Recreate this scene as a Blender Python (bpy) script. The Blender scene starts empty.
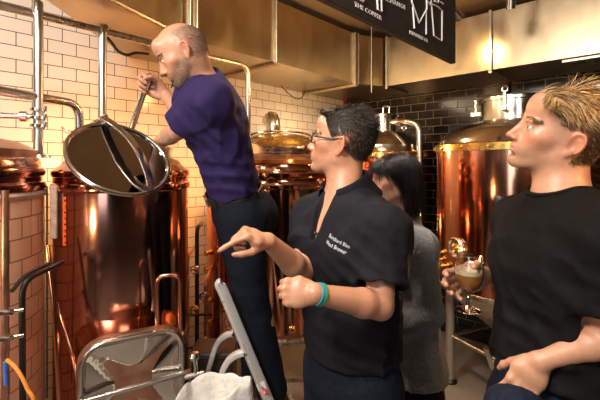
import bpy, math, random
import numpy as np
from mathutils import Vector, Matrix
from mathutils.bvhtree import BVHTree
random.seed(7); rng = np.random.default_rng(7)
C = bpy.context.scene.collection
PI = math.pi
YAW = math.radians(47)                      # the room's axes are the world's; the photographer looks 47 degrees off them
CA, SA = math.cos(YAW), math.sin(YAW)
H0 = 1.6                                    # eye height
FPX = 388.0
def W(x, d, z): return Vector((CA*x+SA*d, -SA*x+CA*d, z))   # (right, away, up) of the viewer -> world
def at(px, py, d): return np.array([(px-300)/FPX*d, d, H0-(py-165)/FPX*d])
def V3(*a): return np.array(a, float)
def nrm(v):
    v = np.asarray(v, float); return v/np.linalg.norm(v)

# ---------------------------------------------------------------- materials
MATS = {}
def mat(name, col, rough=.5, metal=0., var=.12, nscale=30., bump=0., bscale=200., rvar=0., stretch=None, coat=0., sheen=0., sss=0., attr=False, trans=0., ior=1.45, emit=0., aniso=0., spec=None, distort=0.):
    m = bpy.data.materials.new(name); m.use_nodes = True
    nt = m.node_tree; N = nt.nodes; Lk = nt.links
    b = N['Principled BSDF']
    b.inputs['Roughness'].default_value = rough; b.inputs['Metallic'].default_value = metal
    b.inputs['IOR'].default_value = ior
    if spec is not None: b.inputs['Specular IOR Level'].default_value = spec
    tc = N.new('ShaderNodeTexCoord'); mp = N.new('ShaderNodeMapping')
    Lk.new(tc.outputs['Object'], mp.inputs['Vector'])
    if stretch: mp.inputs['Scale'].default_value = stretch
    nz = N.new('ShaderNodeTexNoise'); nz.inputs['Scale'].default_value = nscale; nz.inputs['Detail'].default_value = 5
    nz.inputs['Distortion'].default_value = distort
    Lk.new(mp.outputs[0], nz.inputs['Vector'])
    mr = N.new('ShaderNodeMapRange'); mr.inputs['From Min'].default_value = .3; mr.inputs['From Max'].default_value = .7
    mr.inputs['To Min'].default_value = 1-var; mr.inputs['To Max'].default_value = 1+var
    Lk.new(nz.outputs['Fac'], mr.inputs['Value'])
    mx = N.new('ShaderNodeMix'); mx.data_type = 'RGBA'; mx.blend_type = 'MULTIPLY'; mx.inputs['Factor'].default_value = 1
    if attr:
        at_ = N.new('ShaderNodeAttribute'); at_.attribute_name = 'Col'
        Lk.new(at_.outputs['Color'], mx.inputs['A'])
    else: mx.inputs['A'].default_value = (*col, 1)
    Lk.new(mr.outputs[0], mx.inputs['B'])
    Lk.new(mx.outputs['Result'], b.inputs['Base Color'])
    if rvar:
        r2 = N.new('ShaderNodeMapRange'); r2.inputs['From Min'].default_value = .3; r2.inputs['From Max'].default_value = .7
        r2.inputs['To Min'].default_value = max(0, rough-rvar); r2.inputs['To Max'].default_value = rough+rvar
        Lk.new(nz.outputs['Fac'], r2.inputs['Value']); Lk.new(r2.outputs[0], b.inputs['Roughness'])
    if bump:
        n2 = N.new('ShaderNodeTexNoise'); n2.inputs['Scale'].default_value = bscale; n2.inputs['Detail'].default_value = 4
        Lk.new(mp.outputs[0], n2.inputs['Vector'])
        bp = N.new('ShaderNodeBump'); bp.inputs['Strength'].default_value = bump; bp.inputs['Distance'].default_value = .01
        Lk.new(n2.outputs['Fac'], bp.inputs['Height']); Lk.new(bp.outputs[0], b.inputs['Normal'])
    if coat: b.inputs['Coat Weight'].default_value = coat; b.inputs['Coat Roughness'].default_value = .08
    if sheen: b.inputs['Sheen Weight'].default_value = sheen; b.inputs['Sheen Roughness'].default_value = .5
    if aniso: b.inputs['Anisotropic'].default_value = aniso
    if sss:
        b.inputs['Subsurface Weight'].default_value = sss; b.inputs['Subsurface Radius'].default_value = (1., .35, .2)
        b.inputs['Subsurface Scale'].default_value = .006
    if trans: b.inputs['Transmission Weight'].default_value = trans
    if emit: b.inputs['Emission Color'].default_value = (*col, 1); b.inputs['Emission Strength'].default_value = emit
    MATS[name] = m; return m

def tile_mat(name, c1, c2, mortar, bw, rh, ms, rough=.12, offset=.5, bump=.25, swap=True, wavy=.06):
    m = bpy.data.materials.new(name); m.use_nodes = True
    nt = m.node_tree; N = nt.nodes; Lk = nt.links; b = N['Principled BSDF']
    tc = N.new('ShaderNodeTexCoord'); sp = N.new('ShaderNodeSeparateXYZ'); cb = N.new('ShaderNodeCombineXYZ')
    Lk.new(tc.outputs['Object' if swap else 'UV'], sp.inputs[0])
    Lk.new(sp.outputs['X'], cb.inputs['X']); Lk.new(sp.outputs['Z' if swap else 'Y'], cb.inputs['Y'])
    br = N.new('ShaderNodeTexBrick'); br.offset = offset
    br.inputs['Scale'].default_value = 1; br.inputs['Brick Width'].default_value = bw; br.inputs['Row Height'].default_value = rh
    br.inputs['Mortar Size'].default_value = ms; br.inputs['Mortar Smooth'].default_value = .15
    br.inputs['Color1'].default_value = (*c1, 1); br.inputs['Color2'].default_value = (*c2, 1); br.inputs['Mortar'].default_value = (*mortar, 1)
    Lk.new(cb.outputs[0], br.inputs['Vector'])
    Lk.new(br.outputs['Color'], b.inputs['Base Color'])
    rr = N.new('ShaderNodeMapRange'); rr.inputs['To Min'].default_value = rough; rr.inputs['To Max'].default_value = .8
    Lk.new(br.outputs['Fac'], rr.inputs['Value']); Lk.new(rr.outputs[0], b.inputs['Roughness'])
    nz = N.new('ShaderNodeTexNoise'); nz.inputs['Scale'].default_value = 9; nz.inputs['Detail'].default_value = 2
    Lk.new(cb.outputs[0], nz.inputs['Vector'])
    ml = N.new('ShaderNodeMath'); ml.operation = 'MULTIPLY'; ml.inputs[1].default_value = wavy*4
    Lk.new(nz.outputs['Fac'], ml.inputs[0])
    sb = N.new('ShaderNodeMath'); sb.operation = 'SUBTRACT'
    Lk.new(ml.outputs[0], sb.inputs[0]); Lk.new(br.outputs['Fac'], sb.inputs[1])
    bp = N.new('ShaderNodeBump'); bp.inputs['Strength'].default_value = bump; bp.inputs['Distance'].default_value = .004
    Lk.new(sb.outputs[0], bp.inputs['Height']); Lk.new(bp.outputs[0], b.inputs['Normal'])
    MATS[name] = m; return m

# ---------------------------------------------------------------- mesh building (coordinates: right, away, up of the viewer, metres)
def rotm(ax, ang): return np.array(Matrix.Rotation(ang, 3, Vector(ax)))
def frame(z, ref=(0, 0, 1)):
    z = nrm(z); r = np.asarray(ref, float)
    if abs(np.dot(z, r)) > .97: r = np.array((1., 0, 0))
    x = nrm(np.cross(r, z)); y = np.cross(z, x); return np.stack([x, y, z], 1)
class MB:
    def __init__(s): s.v = []; s.f = []; s.uv = None
    def add(s, vs, fs):
        o = len(s.v); s.v += [tuple(map(float, p)) for p in vs]; s.f += [tuple(i+o for i in f) for f in fs]; return s
    def box(s, c, size, R=None, bev=0.):
        c = np.asarray(c, float); h = np.asarray(size, float)/2
        if bev <= 0:
            vs = [np.array((a, b, e))*h for a in (-1, 1) for b in (-1, 1) for e in (-1, 1)]
            fs = [(0, 1, 3, 2), (4, 6, 7, 5), (0, 4, 5, 1), (2, 3, 7, 6), (0, 2, 6, 4), (1, 5, 7, 3)]
        else:
            vs = []; idx = {}; fs = []
            for a in (-1, 1):
                for b in (-1, 1):
                    for e in (-1, 1):
                        for k in range(3):
                            sg = np.array((a, b, e), float); q = sg*(h-bev); q[k] = sg[k]*h[k]
                            idx[(a, b, e, k)] = len(vs); vs.append(q)
            def ori(f):
                p = [vs[i] for i in f]; n = np.cross(p[1]-p[0], p[2]-p[0]); return f if np.dot(n, sum(p)) > 0 else tuple(reversed(f))
            for k in range(3):
                i, j = [q for q in range(3) if q != k]
                for sg in (-1, 1):
                    loop = []
                    for (p, q) in ((-1, -1), (1, -1), (1, 1), (-1, 1)):
                        t = [0, 0, 0]; t[k] = sg; t[i] = p; t[j] = q; loop.append(idx[(*t, k)])
                    fs.append(ori(tuple(loop)))
            for k in range(3):
                i, j = [q for q in range(3) if q != k]
                for p in (-1, 1):
                    for q in (-1, 1):
                        t0 = [0, 0, 0]; t0[k] = -1; t0[i] = p; t0[j] = q; t1 = list(t0); t1[k] = 1
                        fs.append(ori((idx[(*t0, i)], idx[(*t1, i)], idx[(*t1, j)], idx[(*t0, j)])))
            for a in (-1, 1):
                for b in (-1, 1):
                    for e in (-1, 1): fs.append(ori(tuple(idx[(a, b, e, k)] for k in range(3))))
        if R is not None: vs = [R@p for p in vs]
        return s.add([c+p for p in vs], fs)
    def lathe(s, prof, c, axis=(0, 0, 1), n=48, cap=True, a0=0., a1=2*PI):
        R = frame(axis); c = np.asarray(c, float); full = abs(a1-a0-2*PI) < 1e-6
        m = n if full else n+1; vs = []; fs = []
        for (r, h) in prof:
            for i in range(m):
                a = a0+(a1-a0)*i/n; vs.append(c+R@np.array((r*math.cos(a), r*math.sin(a), h)))
        for k in range(len(prof)-1):
            for i in range(n):
                j = (i+1) % m if full else i+1
                fs.append((k*m+i, k*m+j, (k+1)*m+j, (k+1)*m+i))
        if cap and full:
            if prof[0][0] > 1e-6: fs.append(tuple(reversed(range(m))))
            if prof[-1][0] > 1e-6: fs.append(tuple((len(prof)-1)*m+i for i in range(m)))
        return s.add(vs, fs)
    def cyl(s, a, b, r, r2=None, n=20):
        a = np.asarray(a, float); b = np.asarray(b, float); L = np.linalg.norm(b-a); r2 = r if r2 is None else r2
        return s.lathe([(r, 0), (r2, L)], a, b-a, n)
    def tube(s, pts, r, n=12, closed=False, flat=None, cap=True):
        P = np.asarray(pts, float); m = len(P); rr = np.broadcast_to(np.asarray(r, float), (m,))
        vs = []; fs = []; up = None
        for i in range(m):
            t = P[(i+1) % m]-P[i-1] if closed or 0 < i < m-1 else (P[1]-P[0] if i == 0 else P[-1]-P[-2])
            t = nrm(t)
            if up is None:
                if flat is not None: up = np.asarray(flat[2], float)
                else: up = np.array((0, 0, 1.)) if abs(t[2]) < .9 else np.array((1., 0, 0))
            up = nrm(up-t*np.dot(up, t)); sd = np.cross(t, up)
            for k in range(n):
                a = 2*PI*k/n
                if flat is not None:
                    ca, sa = math.cos(a), math.sin(a); e = .35
                    vs.append(P[i]+up*flat[0]*math.copysign(abs(ca)**e, ca)+sd*flat[1]*math.copysign(abs(sa)**e, sa))
                else: vs.append(P[i]+rr[i]*(math.cos(a)*up+math.sin(a)*sd))
        for i in range(m if closed else m-1):
            j = (i+1) % m
            for k in range(n): fs.append((i*n+k, j*n+k, j*n+(k+1) % n, i*n+(k+1) % n))
        if not closed and cap:
            fs.append(tuple(range(n))); fs.append(tuple((m-1)*n+k for k in reversed(range(n))))
        return s.add(vs, fs)
    def sphere(s, c, r, n=16, m=10):
        r = np.broadcast_to(np.asarray(r, float), (3,)); c = np.asarray(c, float); vs = []; fs = []
        for i in range(m+1):
            t = PI*i/m
            for k in range(n): vs.append(c+r*np.array((math.sin(t)*math.cos(2*PI*k/n), math.sin(t)*math.sin(2*PI*k/n), math.cos(t))))
        for i in range(m):
            for k in range(n): fs.append((i*n+k, (i+1)*n+k, (i+1)*n+(k+1) % n, i*n+(k+1) % n))
        return s.add(vs, fs)
    def prism(s, poly, z0, z1):
        n = len(poly); ar = sum(poly[i][0]*poly[(i+1) % n][1]-poly[(i+1) % n][0]*poly[i][1] for i in range(n))
        if ar < 0: poly = poly[::-1]
        vs = [(p[0], p[1], z0) for p in poly]+[(p[0], p[1], z1) for p in poly]
        fs = [tuple(reversed(range(n))), tuple(range(n, 2*n))]+[(i, (i+1) % n, n+(i+1) % n, n+i) for i in range(n)]
        return s.add(vs, fs)
    def build(s, name, m, parent=None, org=None, sharp=35, sub=0, world=False):
        me = bpy.data.meshes.new(name)
        o = bpy.data.objects.new(name, me)
        if parent is not None: org = parent['_org']
        elif org is None:
            a = np.array(s.v); org = np.array(((a[:, 0].min()+a[:, 0].max())/2, (a[:, 1].min()+a[:, 1].max())/2, a[:, 2].min()))
        org = np.asarray(org, float)
        me.from_pydata([tuple(np.array(p)-org) for p in s.v], [], s.f)
        return finish(o, m, parent, org, sharp, sub, world)
def finish(o, m, parent, org, sharp=35, sub=0, world=False):
    me = o.data; me.update()
    C.objects.link(o)
    if m: me.materials.append(MATS[m] if isinstance(m, str) else m)
    if sharp is not None and len(me.polygons):
        me.polygons.foreach_set('use_smooth', [True]*len(me.polygons)); me.set_sharp_from_angle(angle=math.radians(sharp))
    if sub:
        md = o.modifiers.new('s', 'SUBSURF'); md.levels = md.render_levels = sub
    o['_org'] = [float(q) for q in org]
    if parent is not None:
        o.parent = parent
    elif world: o.location = org
    else:
        o.location = W(*org); o.rotation_euler = (0, 0, -YAW)
    return o
def weld(mesh):
    import bmesh
    bm = bmesh.new(); bm.from_mesh(mesh); bmesh.ops.remove_doubles(bm, verts=bm.verts, dist=1e-5); bm.to_mesh(mesh); bm.free()
def thing(name, label, cat, org, group=None):
    o = bpy.data.objects.new(name, None); C.objects.link(o); o.empty_display_size = .1
    o['_org'] = [float(q) for q in org]; o.location = W(*org); o.rotation_euler = (0, 0, -YAW)
    return tag(o, label, cat, group)
def tag(o, label=None, cat=None, group=None, kind=None):
    if label: o['label'] = label
    if cat: o['category'] = cat
    if group: o['group'] = group
    if kind: o['kind'] = kind
    return o
def bend(pts, r=.04, n=6):
    """polyline with rounded corners"""
    P = [np.asarray(p, float) for p in pts]; out = [P[0]]
    for i in range(1, len(P)-1):
        a, b, c = P[i-1], P[i], P[i+1]; u = nrm(a-b); v = nrm(c-b)
        rr = min(r, .45*np.linalg.norm(a-b), .45*np.linalg.norm(c-b))
        for k in range(n+1):
            t = k/n; out.append((1-t)**2*(b+u*rr)+2*t*(1-t)*b+t*t*(b+v*rr))
    out.append(P[-1]); return out
def spline(pts, n=8):
    P = [np.asarray(p, float) for p in pts]; P = [2*P[0]-P[1]]+P+[2*P[-1]-P[-2]]; out = []
    for i in range(1, len(P)-2):
        for k in range(n):
            t = k/n; a, b, c, d = P[i-1:i+3]
            out.append(.5*(2*b+(c-a)*t+(2*a-5*b+4*c-d)*t*t+(3*b-a-3*c+d)*t**3))
    out.append(P[-2]); return out
# ---------------------------------------------------------------- material list
mat('copper', (.66, .31, .20), .13, 1, .10, 6, .03, 7, .05, (1, 1, .35), distort=.6)
mat('copper_dark', (.46, .235, .18), .14, 1, .2, 5, .035, 7, .06, (1, 1, .3), distort=.6)
mat('copper_old', (.50, .28, .20), .36, 1, .25, 14, .05, 30, .08)
mat('brass', (.72, .47, .14), .25, 1, .15, 20, .03, 60, .06)
mat('steel', (.60, .575, .54), .2, 1, .06, 12, .015, 40, .06)
mat('mirror_steel', (.55, .54, .52), .05, 1, .04, 9, .02, 6, .02)
mat('brushed_steel', (.50, .475, .44), .3, 1, .1, 40, .03, 160, .06, (1, 1, .05))
mat('aluminium', (.66, .65, .64), .30, .4, .05, 12, 0, 200, .05)
mat('leg_steel', (.50, .48, .45), .32, .75, .05, 12)
mat('duct_steel', (.43, .345, .225), .34, 1, .13, 7, .03, 30, .07, (1, 1, .45), distort=.3)
mat('duct_edge', (.46, .40, .30), .4, 1, .12, 20)
mat('dark_metal', (.05, .047, .045), .4, .8, .2, 20)
mat('black_rubber', (.012, .012, .012), .6, 0, .2, 30)
mat('ceiling_paint', (.34, .23, .13), .8, 0, .08, 8)
mat('plaster', (.17, .145, .12), .85, 0, .06, 6)
mat('grout', (.36, .25, .19), .9, 0, .25, 40, .3, 120)
mat('concrete', (.24, .21, .18), .55, 0, .18, 5, .06, 60, .12)
mat('board_black', (.018, .016, .016), .7, 0, .35, 25, .05, 90)
mat('chalk_white', (.62, .62, .64), .9, 0, .1, 200)
mat('skin', (1, 1, 1), .42, 0, .05, 90, .04, 420, .05, sss=.1, attr=True)
mat('hair', (1, 1, 1), .42, 0, .08, 80, attr=True, spec=.35)
mat('eye', (1, 1, 1), .08, 0, .02, 60, attr=True)
mat('navy_polo', (.0066, .0064, .0100), .8, 0, .2, 60, .3, 700, spec=.14)
mat('purple_shirt', (.017, .0105, .058), .75, 0, .14, 40, .2, 800, spec=.2)
mat('black_tee', (.0046, .0042, .0044), .8, 0, .2, 50, .25, 600, spec=.14)
mat('denim', (.0052, .0078, .0150), .85, 0, .4, 120, .3, 600, spec=.15)
mat('denim_navy', (.008, .011, .023), .85, 0, .35, 120, .3, 600, spec=.15)
mat('knit', (.062, .056, .053), .95, 0, .75, 190, .9, 260, sheen=.4)
mat('black_dress', (.005, .005, .005), .85, 0, .2, 50, .2, 300, spec=.15)
mat('leather', (.012, .010, .009), .35, 0, .2, 60, .1, 200)
mat('boot_leather', (.055, .035, .022), .55, 0, .3, 30, .2, 120)
mat('thread', (.42, .41, .43), .9, 0, .1, 300)
mat('frame_black', (.008, .008, .008), .25, 0, .1, 30)
mat('lens', (1, 1, 1), .02, 0, .0, 30, trans=1, ior=1.05)
mat('button', (.02, .015, .03), .3, 0, .1, 50)
mat('sack_white', (.62, .60, .56), .85, 0, .08, 40, .5, 60)
mat('plastic_bin', (.03, .025, .022), .5, 0, .2, 20)
mat('wood_dark', (.05, .028, .016), .6, 0, .3, 30)
mat('reflection_orange', (.8, .09, .01), .4, 0, .45, 60)  # colour of the reflection painted on the kettle
mat('hose_orange', (.55, .19, .03), .5, 0, .1, 30)
mat('hose_blue', (.03, .12, .4), .5, 0, .1, 30)
mat('label_white', (.7, .68, .65), .5, 0, .05, 40)
mat('label_red', (.6, .04, .03), .5, 0, .05, 40)
mat('label_black', (.01, .01, .01), .5, 0, .05, 40)
mat('band_green', (.02, .18, .07), .5, 0, .1, 60)
mat('band_teal', (.02, .20, .28), .5, 0, .1, 60)
mat('glass', (1, 1, 1), .0, 0, .0, 30, trans=1, ior=1.47)
mat('beer', (.90, .40, .06), .02, 0, .0, 30, trans=.75, ior=1.34)
mat('lid_steel', (.27, .26, .25), .05, 1, .05, 9)
mat('foam', (.58, .46, .30), .8, 0, .05, 200)
mat('gauge_face', (.65, .64, .6), .3, 0, .03, 60)
mat('wort', (.10, .05, .02), .3, 0, .3, 40)
mat('cable_red', (.3, .01, .01), .5, 0, .1, 30)
tile_mat('white_tile', (.62, .565, .50), (.57, .52, .465), (.075, .06, .05), .15, .075, .0026)
tile_mat('dark_tile', (.010, .0075, .0065), (.016, .011, .009), (.17, .145, .12), .158, .079, .0033, rough=.14, wavy=.05)
tile_mat('drum_tile', (.72, .42, .28), (.66, .38, .25), (.24, .12, .08), .11, .078, .003, rough=.2, offset=.5, swap=False)
# ---------------------------------------------------------------- the room (world axes)
LW, RW = 2.595, 3.69         # planes of the white-tiled wall (Y) and the dark-tiled wall (X)
XB, YB, ZC = -4.2, -4.2, 2.86
def wall(name, c, size, rotz, m):
    h = np.array(size)/2; mb = MB().box((0, 0, 0), size)
    me = bpy.data.meshes.new(name); me.from_pydata(mb.v, [], mb.f); o = bpy.data.objects.new(name, me); C.objects.link(o)
    me.materials.append(MATS[m]); o.location = c; o.rotation_euler = (0, 0, rotz); return tag(o, kind='structure')
wall('wall_left', ((XB+RW)/2, LW+.05, ZC/2), (RW-XB, .1, ZC), 0, 'white_tile')
wall('wall_right', (RW+.05, (YB+LW)/2, ZC/2), (LW-YB, .1, ZC), PI/2, 'dark_tile')
wall('wall_back', (XB-.05, (YB+LW)/2, ZC/2), (LW-YB, .1, ZC), PI/2, 'plaster')
wall('wall_front', ((XB+RW)/2, YB-.05, ZC/2), (RW-XB, .1, ZC), 0, 'plaster')
wall('floor', ((XB+RW)/2, (YB+LW)/2, -.05), (RW-XB+.2, LW-YB+.2, .1), 0, 'concrete')
wall('ceiling', ((XB+RW)/2, (YB+LW)/2, ZC+.05), (RW-XB+.2, LW-YB+.2, .1), 0, 'ceiling_paint')
wall('baseboard_right', (RW-.012, (YB+LW)/2, .05), (LW-YB, .024, .1), PI/2, 'dark_metal')

# ---------------------------------------------------------------- ventilation ducts (viewer axes from here on)
U2 = np.array((CA, SA)); V2 = np.array((-SA, CA))         # along the white wall (away), along the dark wall (away to the left)
zb, zt = 2.315, 2.75
cor = np.array((CA*RW-SA*LW, SA*RW+CA*LW))                # corner of the room
def rw(px, z, py): d = (z-H0)*FPX/(165-py); return np.array(((px-300)/FPX*d, d))
fA, fB = rw(190, zb, 35), rw(356, zb, 83.8)               # front lower edge of the long duct
fC = rw(386, zb, 86.2); fD = rw(600, zb, 48.7)
# make the two runs exactly parallel to their walls
oL = np.dot(cor-fB, V2); fA = fB-U2*np.dot(fB-fA, U2)
fD = fC-V2*2.6
def seam(o_parent, p, n2, z0, z1, w=.018, name='flange', two=False):
    t = np.array((-n2[1], n2[0])); mb = MB()
    for k in ((-.022, .022) if two else (0,)):
        c = p+t*k+n2*.008
        mb.box((c[0], c[1], (z0+z1)/2), (w, .03, z1-z0+.02), rotm((0, 0, 1), math.atan2(t[1], t[0])), .003)
    return mb.build(name, 'duct_edge', o_parent)
nL = -V2; nR = -U2                                        # normals of the two duct faces, into the room
# long duct along the white wall
wallgap = .012
def towall_L(p): return p+V2*(np.dot(cor-p, V2)-wallgap)
def towall_R(p): return p+U2*(np.dot(cor-p, U2)-wallgap)
d1 = thing('ventilation_duct', 'long galvanised steel duct running along the white tiled wall under the ceiling', 'duct', (*((fA+fB)/2), zb))
a0 = fA+U2*.0
MB().prism([a0, fB, towall_L(fB), towall_L(a0)], zb, zt).build('casing', 'duct_steel', d1)
for px in (193, 275): 
    q = (px-300)/FPX; t = (q*fA[1]-fA[0])/(U2[0]-q*U2[1]); seam(d1, fA+U2*t, nL, zb, zt, two=(px == 193))
seam(d1, fB-U2*.01, nL, zb, zt, two=True)
def brace(par, p, n2, L, name='support_bar'):
    a = p+n2*.02; b = p-n2*L
    MB().tube([(a[0], a[1], zb-.016), (b[0], b[1], zb-.016)], .014, 8).build(name, 'duct_edge', par)
q = (275-300)/FPX; t = (q*fA[1]-fA[0])/(U2[0]-q*U2[1]); brace(d1, fA+U2*t, nL, .62); brace(d1, fB-U2*.02, nL, .62)
# corner box
dc = thing('duct_corner', 'short corner box of steel duct joining the two long runs in the room corner', 'duct', (*((fB+fC)/2), zb))
e = .004*nrm(np.append(fC-fB, 0))[:2]
MB().prism([fB+e, fC-e, towall_R(fC-e), cor-U2*wallgap-V2*wallgap, towall_L(fB+e)], zb, zt).build('casing', 'duct_steel', dc)
m_ = (fB+fC)/2; rod = m_-(np.array((0, 1)))*.012
MB().cyl((rod[0], rod[1], zb-.07), (rod[0], rod[1], ZC-.004), .006).build('threaded_rod', 'duct_edge', dc)
# run along the dark wall
d2 = thing('ventilation_duct', 'galvanised steel duct running along the dark tiled wall with a bright lamp glare on it', 'duct', (*((fC+fD)/2), zb))
MB().prism([fC, fD, towall_R(fD), towall_R(fC)], zb, zt).build('casing', 'duct_steel', d2)
def onR(px): q = (px-300)/FPX; t = (q*fC[1]-fC[0])/(-V2[0]+q*V2[1]); return fC-V2*t
for px in (387.5, 491): seam(d2, onR(px), nR, zb, zt, w=.024); brace(d2, onR(px), nR, .36)
gp = onR(588)+U2*.10
gr = MB(); Rg = rotm((0, 0, 1), math.atan2(V2[1], V2[0]))
gr.box((gp[0], gp[1], zb-.012), (.30, .13, .022), Rg, .004)
g = gr.build('air_grille', 'duct_edge', d2)
gs = MB()
for k in range(9):
    for j in range(2):
        c = gp+V2*(-.12+.03*k)+U2*(-.03+.06*j); gs.box((c[0], c[1], zb-.0245), (.006, .05, .006), Rg@rotm((0, 0, 1), .3))
gs.build('grille_slats', 'dark_metal', g)
# branch coming in from the left
br_ = thing('ventilation_duct', 'angled steel duct section coming in overhead at the upper left', 'duct', (-1., 1.9, zb))
P_ = [np.array((-1.0, 1.15)), np.array((-.70, 2.0)), fA-U2*.003, towall_L(fA-U2*.003), towall_L(np.array((-1.06, 2.48))), np.array((-1.07, 1.15))]
MB().prism(P_, zb, zt).build('casing', 'duct_steel', br_)
ed = MB().tube([(P_[0][0], P_[0][1], zb), (P_[1][0], P_[1][1], zb)], .012, 8).build('edge_strip', 'duct_edge', br_)

# ---------------------------------------------------------------- hanging menu board
B1 = rw(453, 2.15, 64); B0 = B1-U2*1.75; nB = -V2; bz0, bz1 = 2.15, 2.72
bd = thing('menu_board', 'black hanging menu board with white hand-drawn lettering below the ceiling', 'sign', (*((B0+B1)/2), bz0))
RB = rotm((0, 0, 1), math.atan2(U2[1], U2[0])); mc = (B0+B1)/2
MB().box((mc[0], mc[1], (bz0+bz1)/2), (1.75, .03, bz1-bz0), RB, .003).build('panel', 'board_black', bd)
for t in (.25, 1.5):
    q = B0+U2*t; MB().cyl((q[0], q[1], bz1-.01), (q[0], q[1], ZC-.003), .005).build('hanging_rod', 'dark_metal', bd)
def onboard(px, py):
    """where the sight line through a spot of the lettering meets the board's face: (distance along it, height)"""
    f0 = B0+nB*.0155; q = (px-300)/FPX; t = (q*f0[1]-f0[0])/(U2[0]-q*U2[1]); p = f0+U2*t
    return t, H0+(165-py)/FPX*p[1]
def bp3(t, z, o=.0165): p = B0+nB*o+U2*t; return np.array((p[0], p[1], z))
def stroke(name, pts, w=.0045, closed=False):
    P = [bp3(*onboard(*p)) for p in pts]
    return MB().tube(P, w, 6, closed=closed, flat=None).build(name, 'chalk_white', bd)
stroke('drawn_letter', [(412, -14), (411.5, 2), (418.8, 22.5), (426.5, 9), (426, -14)])
stroke('drawn_letter', [(412.5, 7), (414, 28.5)]); stroke('drawn_letter', [(425.8, 11), (425.8, 34.5)])
stroke('drawn_letter', [(431, 3.5), (433.5, 35.5), (441.5, 41), (441.8, 11), (438, 7)], closed=True)
stroke('drawn_letter', [(376.5, -8), (377.5, 9.5), (381.3, 11.5), (380.8, -8)])
stroke('drawn_mark', [(428, 2), (430, 5), (431, 1)]); stroke('drawn_mark', [(434, 1), (438, 2.8), (438.5, -3)]); stroke('drawn_mark', [(440.5, 2), (443, 4)])
stroke('drawn_mark', [(360.5, -1), (362.5, 1), (364, -2)], .006)
def text_mesh(txt, size, ext=.0008):
    cu = bpy.data.curves.new('t', 'FONT'); cu.body = txt; cu.size = size; cu.extrude = ext; cu.space_character = 1.08
    o = bpy.data.objects.new('t', cu); C.objects.link(o); dg = bpy.context.evaluated_depsgraph_get()
    me = bpy.data.meshes.new_from_object(o.evaluated_get(dg)); v = [tuple(p.co) for p in me.vertices]; f = [tuple(p.vertices) for p in me.polygons]
    bpy.data.objects.remove(o); bpy.data.curves.remove(cu); bpy.data.meshes.remove(me); return np.array(v), f
def board_text(txt, p0, p1, hpx):
    (t0, z0), (t1, z1) = onboard(*p0), onboard(*p1)
    v, f = text_mesh(txt, 1.0, 0.01); v[:, 0] -= v[:, 0].min(); sx = math.hypot(t1-t0, z1-z0)/v[:, 0].max(); 
    dd = (rw(p0[0], 2.3, 0)[1]*0+bp3(t0, z0)[1]); sy = hpx/FPX*dd/.72
    an = math.atan2(z1-z0, t1-t0); mb = MB()
    mb.add([bp3(t0+q[0]*sx*math.cos(an)-q[1]*sy*math.sin(an), z0+q[0]*sx*math.sin(an)+q[1]*sy*math.cos(an), .0157+q[2]*.1) for q in v], f)
    return mb.build('lettering', 'chalk_white', bd, sharp=None)
board_text('THE COPPER', (354.5, 6), (381.5, 20.2), 4.6)
board_text('EXCHANGE', (381, -1.5), (405.5, 9.6), 4.6)
board_text('PERMANENT CO.', (409.5, 33.6), (428, 42.6), 3.6)

# track spotlight beside the board
sl = at(455, 13, 2.18)
sp_ = thing('track_spotlight', 'small chrome spotlight hanging beside the right end of the black menu board', 'lamp', (sl[0], sl[1], sl[2]-.05))
ax = nrm((.75, .3, -.6)); MB().lathe([(.012, -.062), (.026, -.055), (.028, .0), (.03, .045), (.026, .045), (.022, .02)], sl, ax, 24, cap=False).build('lamp_head', 'steel', sp_)
MB().tube(bend([(sl[0]-.01, sl[1], ZC-.03), (sl[0]-.01, sl[1], sl[2]+.07), sl], .03), .008).build('lamp_arm', 'steel', sp_)
MB().lathe([(.045, 0), (.045, .028), (.0, .028)], (sl[0]-.01, sl[1], ZC-.0295), n=24).build('ceiling_mount', 'dark_metal', sp_)
lens_ = MB().lathe([(.0, .03), (.022, .03)], sl, ax, 20, cap=False).build('lamp_glass', 'gauge_face', sp_)
s2 = at(511, 2, 2.35)
sp2 = thing('track_spotlight', 'small chrome spotlight at the top edge above the dark-wall duct, right of the menu board', 'lamp', (s2[0], s2[1], s2[2]-.05))
MB().lathe([(.012, -.05), (.024, -.045), (.028, .04), (.022, .04), (.018, .02)], s2, (.1, .3, -.9), 24, cap=False).build('lamp_head', 'steel', sp2)
MB().cyl((s2[0], s2[1], s2[2]+.03), (s2[0], s2[1], ZC-.02), .007).build('lamp_arm', 'steel', sp2)
MB().lathe([(.04, 0), (.04, .02), (.0, .02)], (s2[0], s2[1], ZC-.0215), n=20).build('ceiling_mount', 'dark_metal', sp2)
# ---------------------------------------------------------------- vessels
def oncyl(px, py, ax, R, off=0.):
    dx = (px-300)/FPX; a = dx*dx+1; b = -2*(dx*ax[0]+ax[1]); c = ax[0]**2+ax[1]**2-R*R
    D = b*b-4*a*c; d = (-b-math.sqrt(max(D, 0)))/(2*a); p = np.array((dx*d, d, H0-(py-165)/FPX*d))
    n = nrm((p[0]-ax[0], p[1]-ax[1], 0)); return p+n*off, n
def rrect(w, h, r, n=6):
    out = []
    for cx, cy, a0 in ((w/2-r, h/2-r, 0), (-w/2+r, h/2-r, PI/2), (-w/2+r, -h/2+r, PI), (w/2-r, -h/2+r, 1.5*PI)):
        for k in range(n+1): a = a0+PI/2*k/n; out.append((cx+r*math.cos(a), cy+r*math.sin(a)))
    return out
def loftsec(mb, secs, cap0=False, cap1=True):
    n = len(secs[0]); vs = [p for s in secs for p in s]; fs = []
    for k in range(len(secs)-1):
        for i in range(n): fs.append((k*n+i, k*n+(i+1) % n, (k+1)*n+(i+1) % n, (k+1)*n+i))
    if cap1: fs.append(tuple((len(secs)-1)*n+i for i in range(n)))
    if cap0: fs.append(tuple(reversed(range(n))))
    mb.add(vs, fs)

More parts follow.
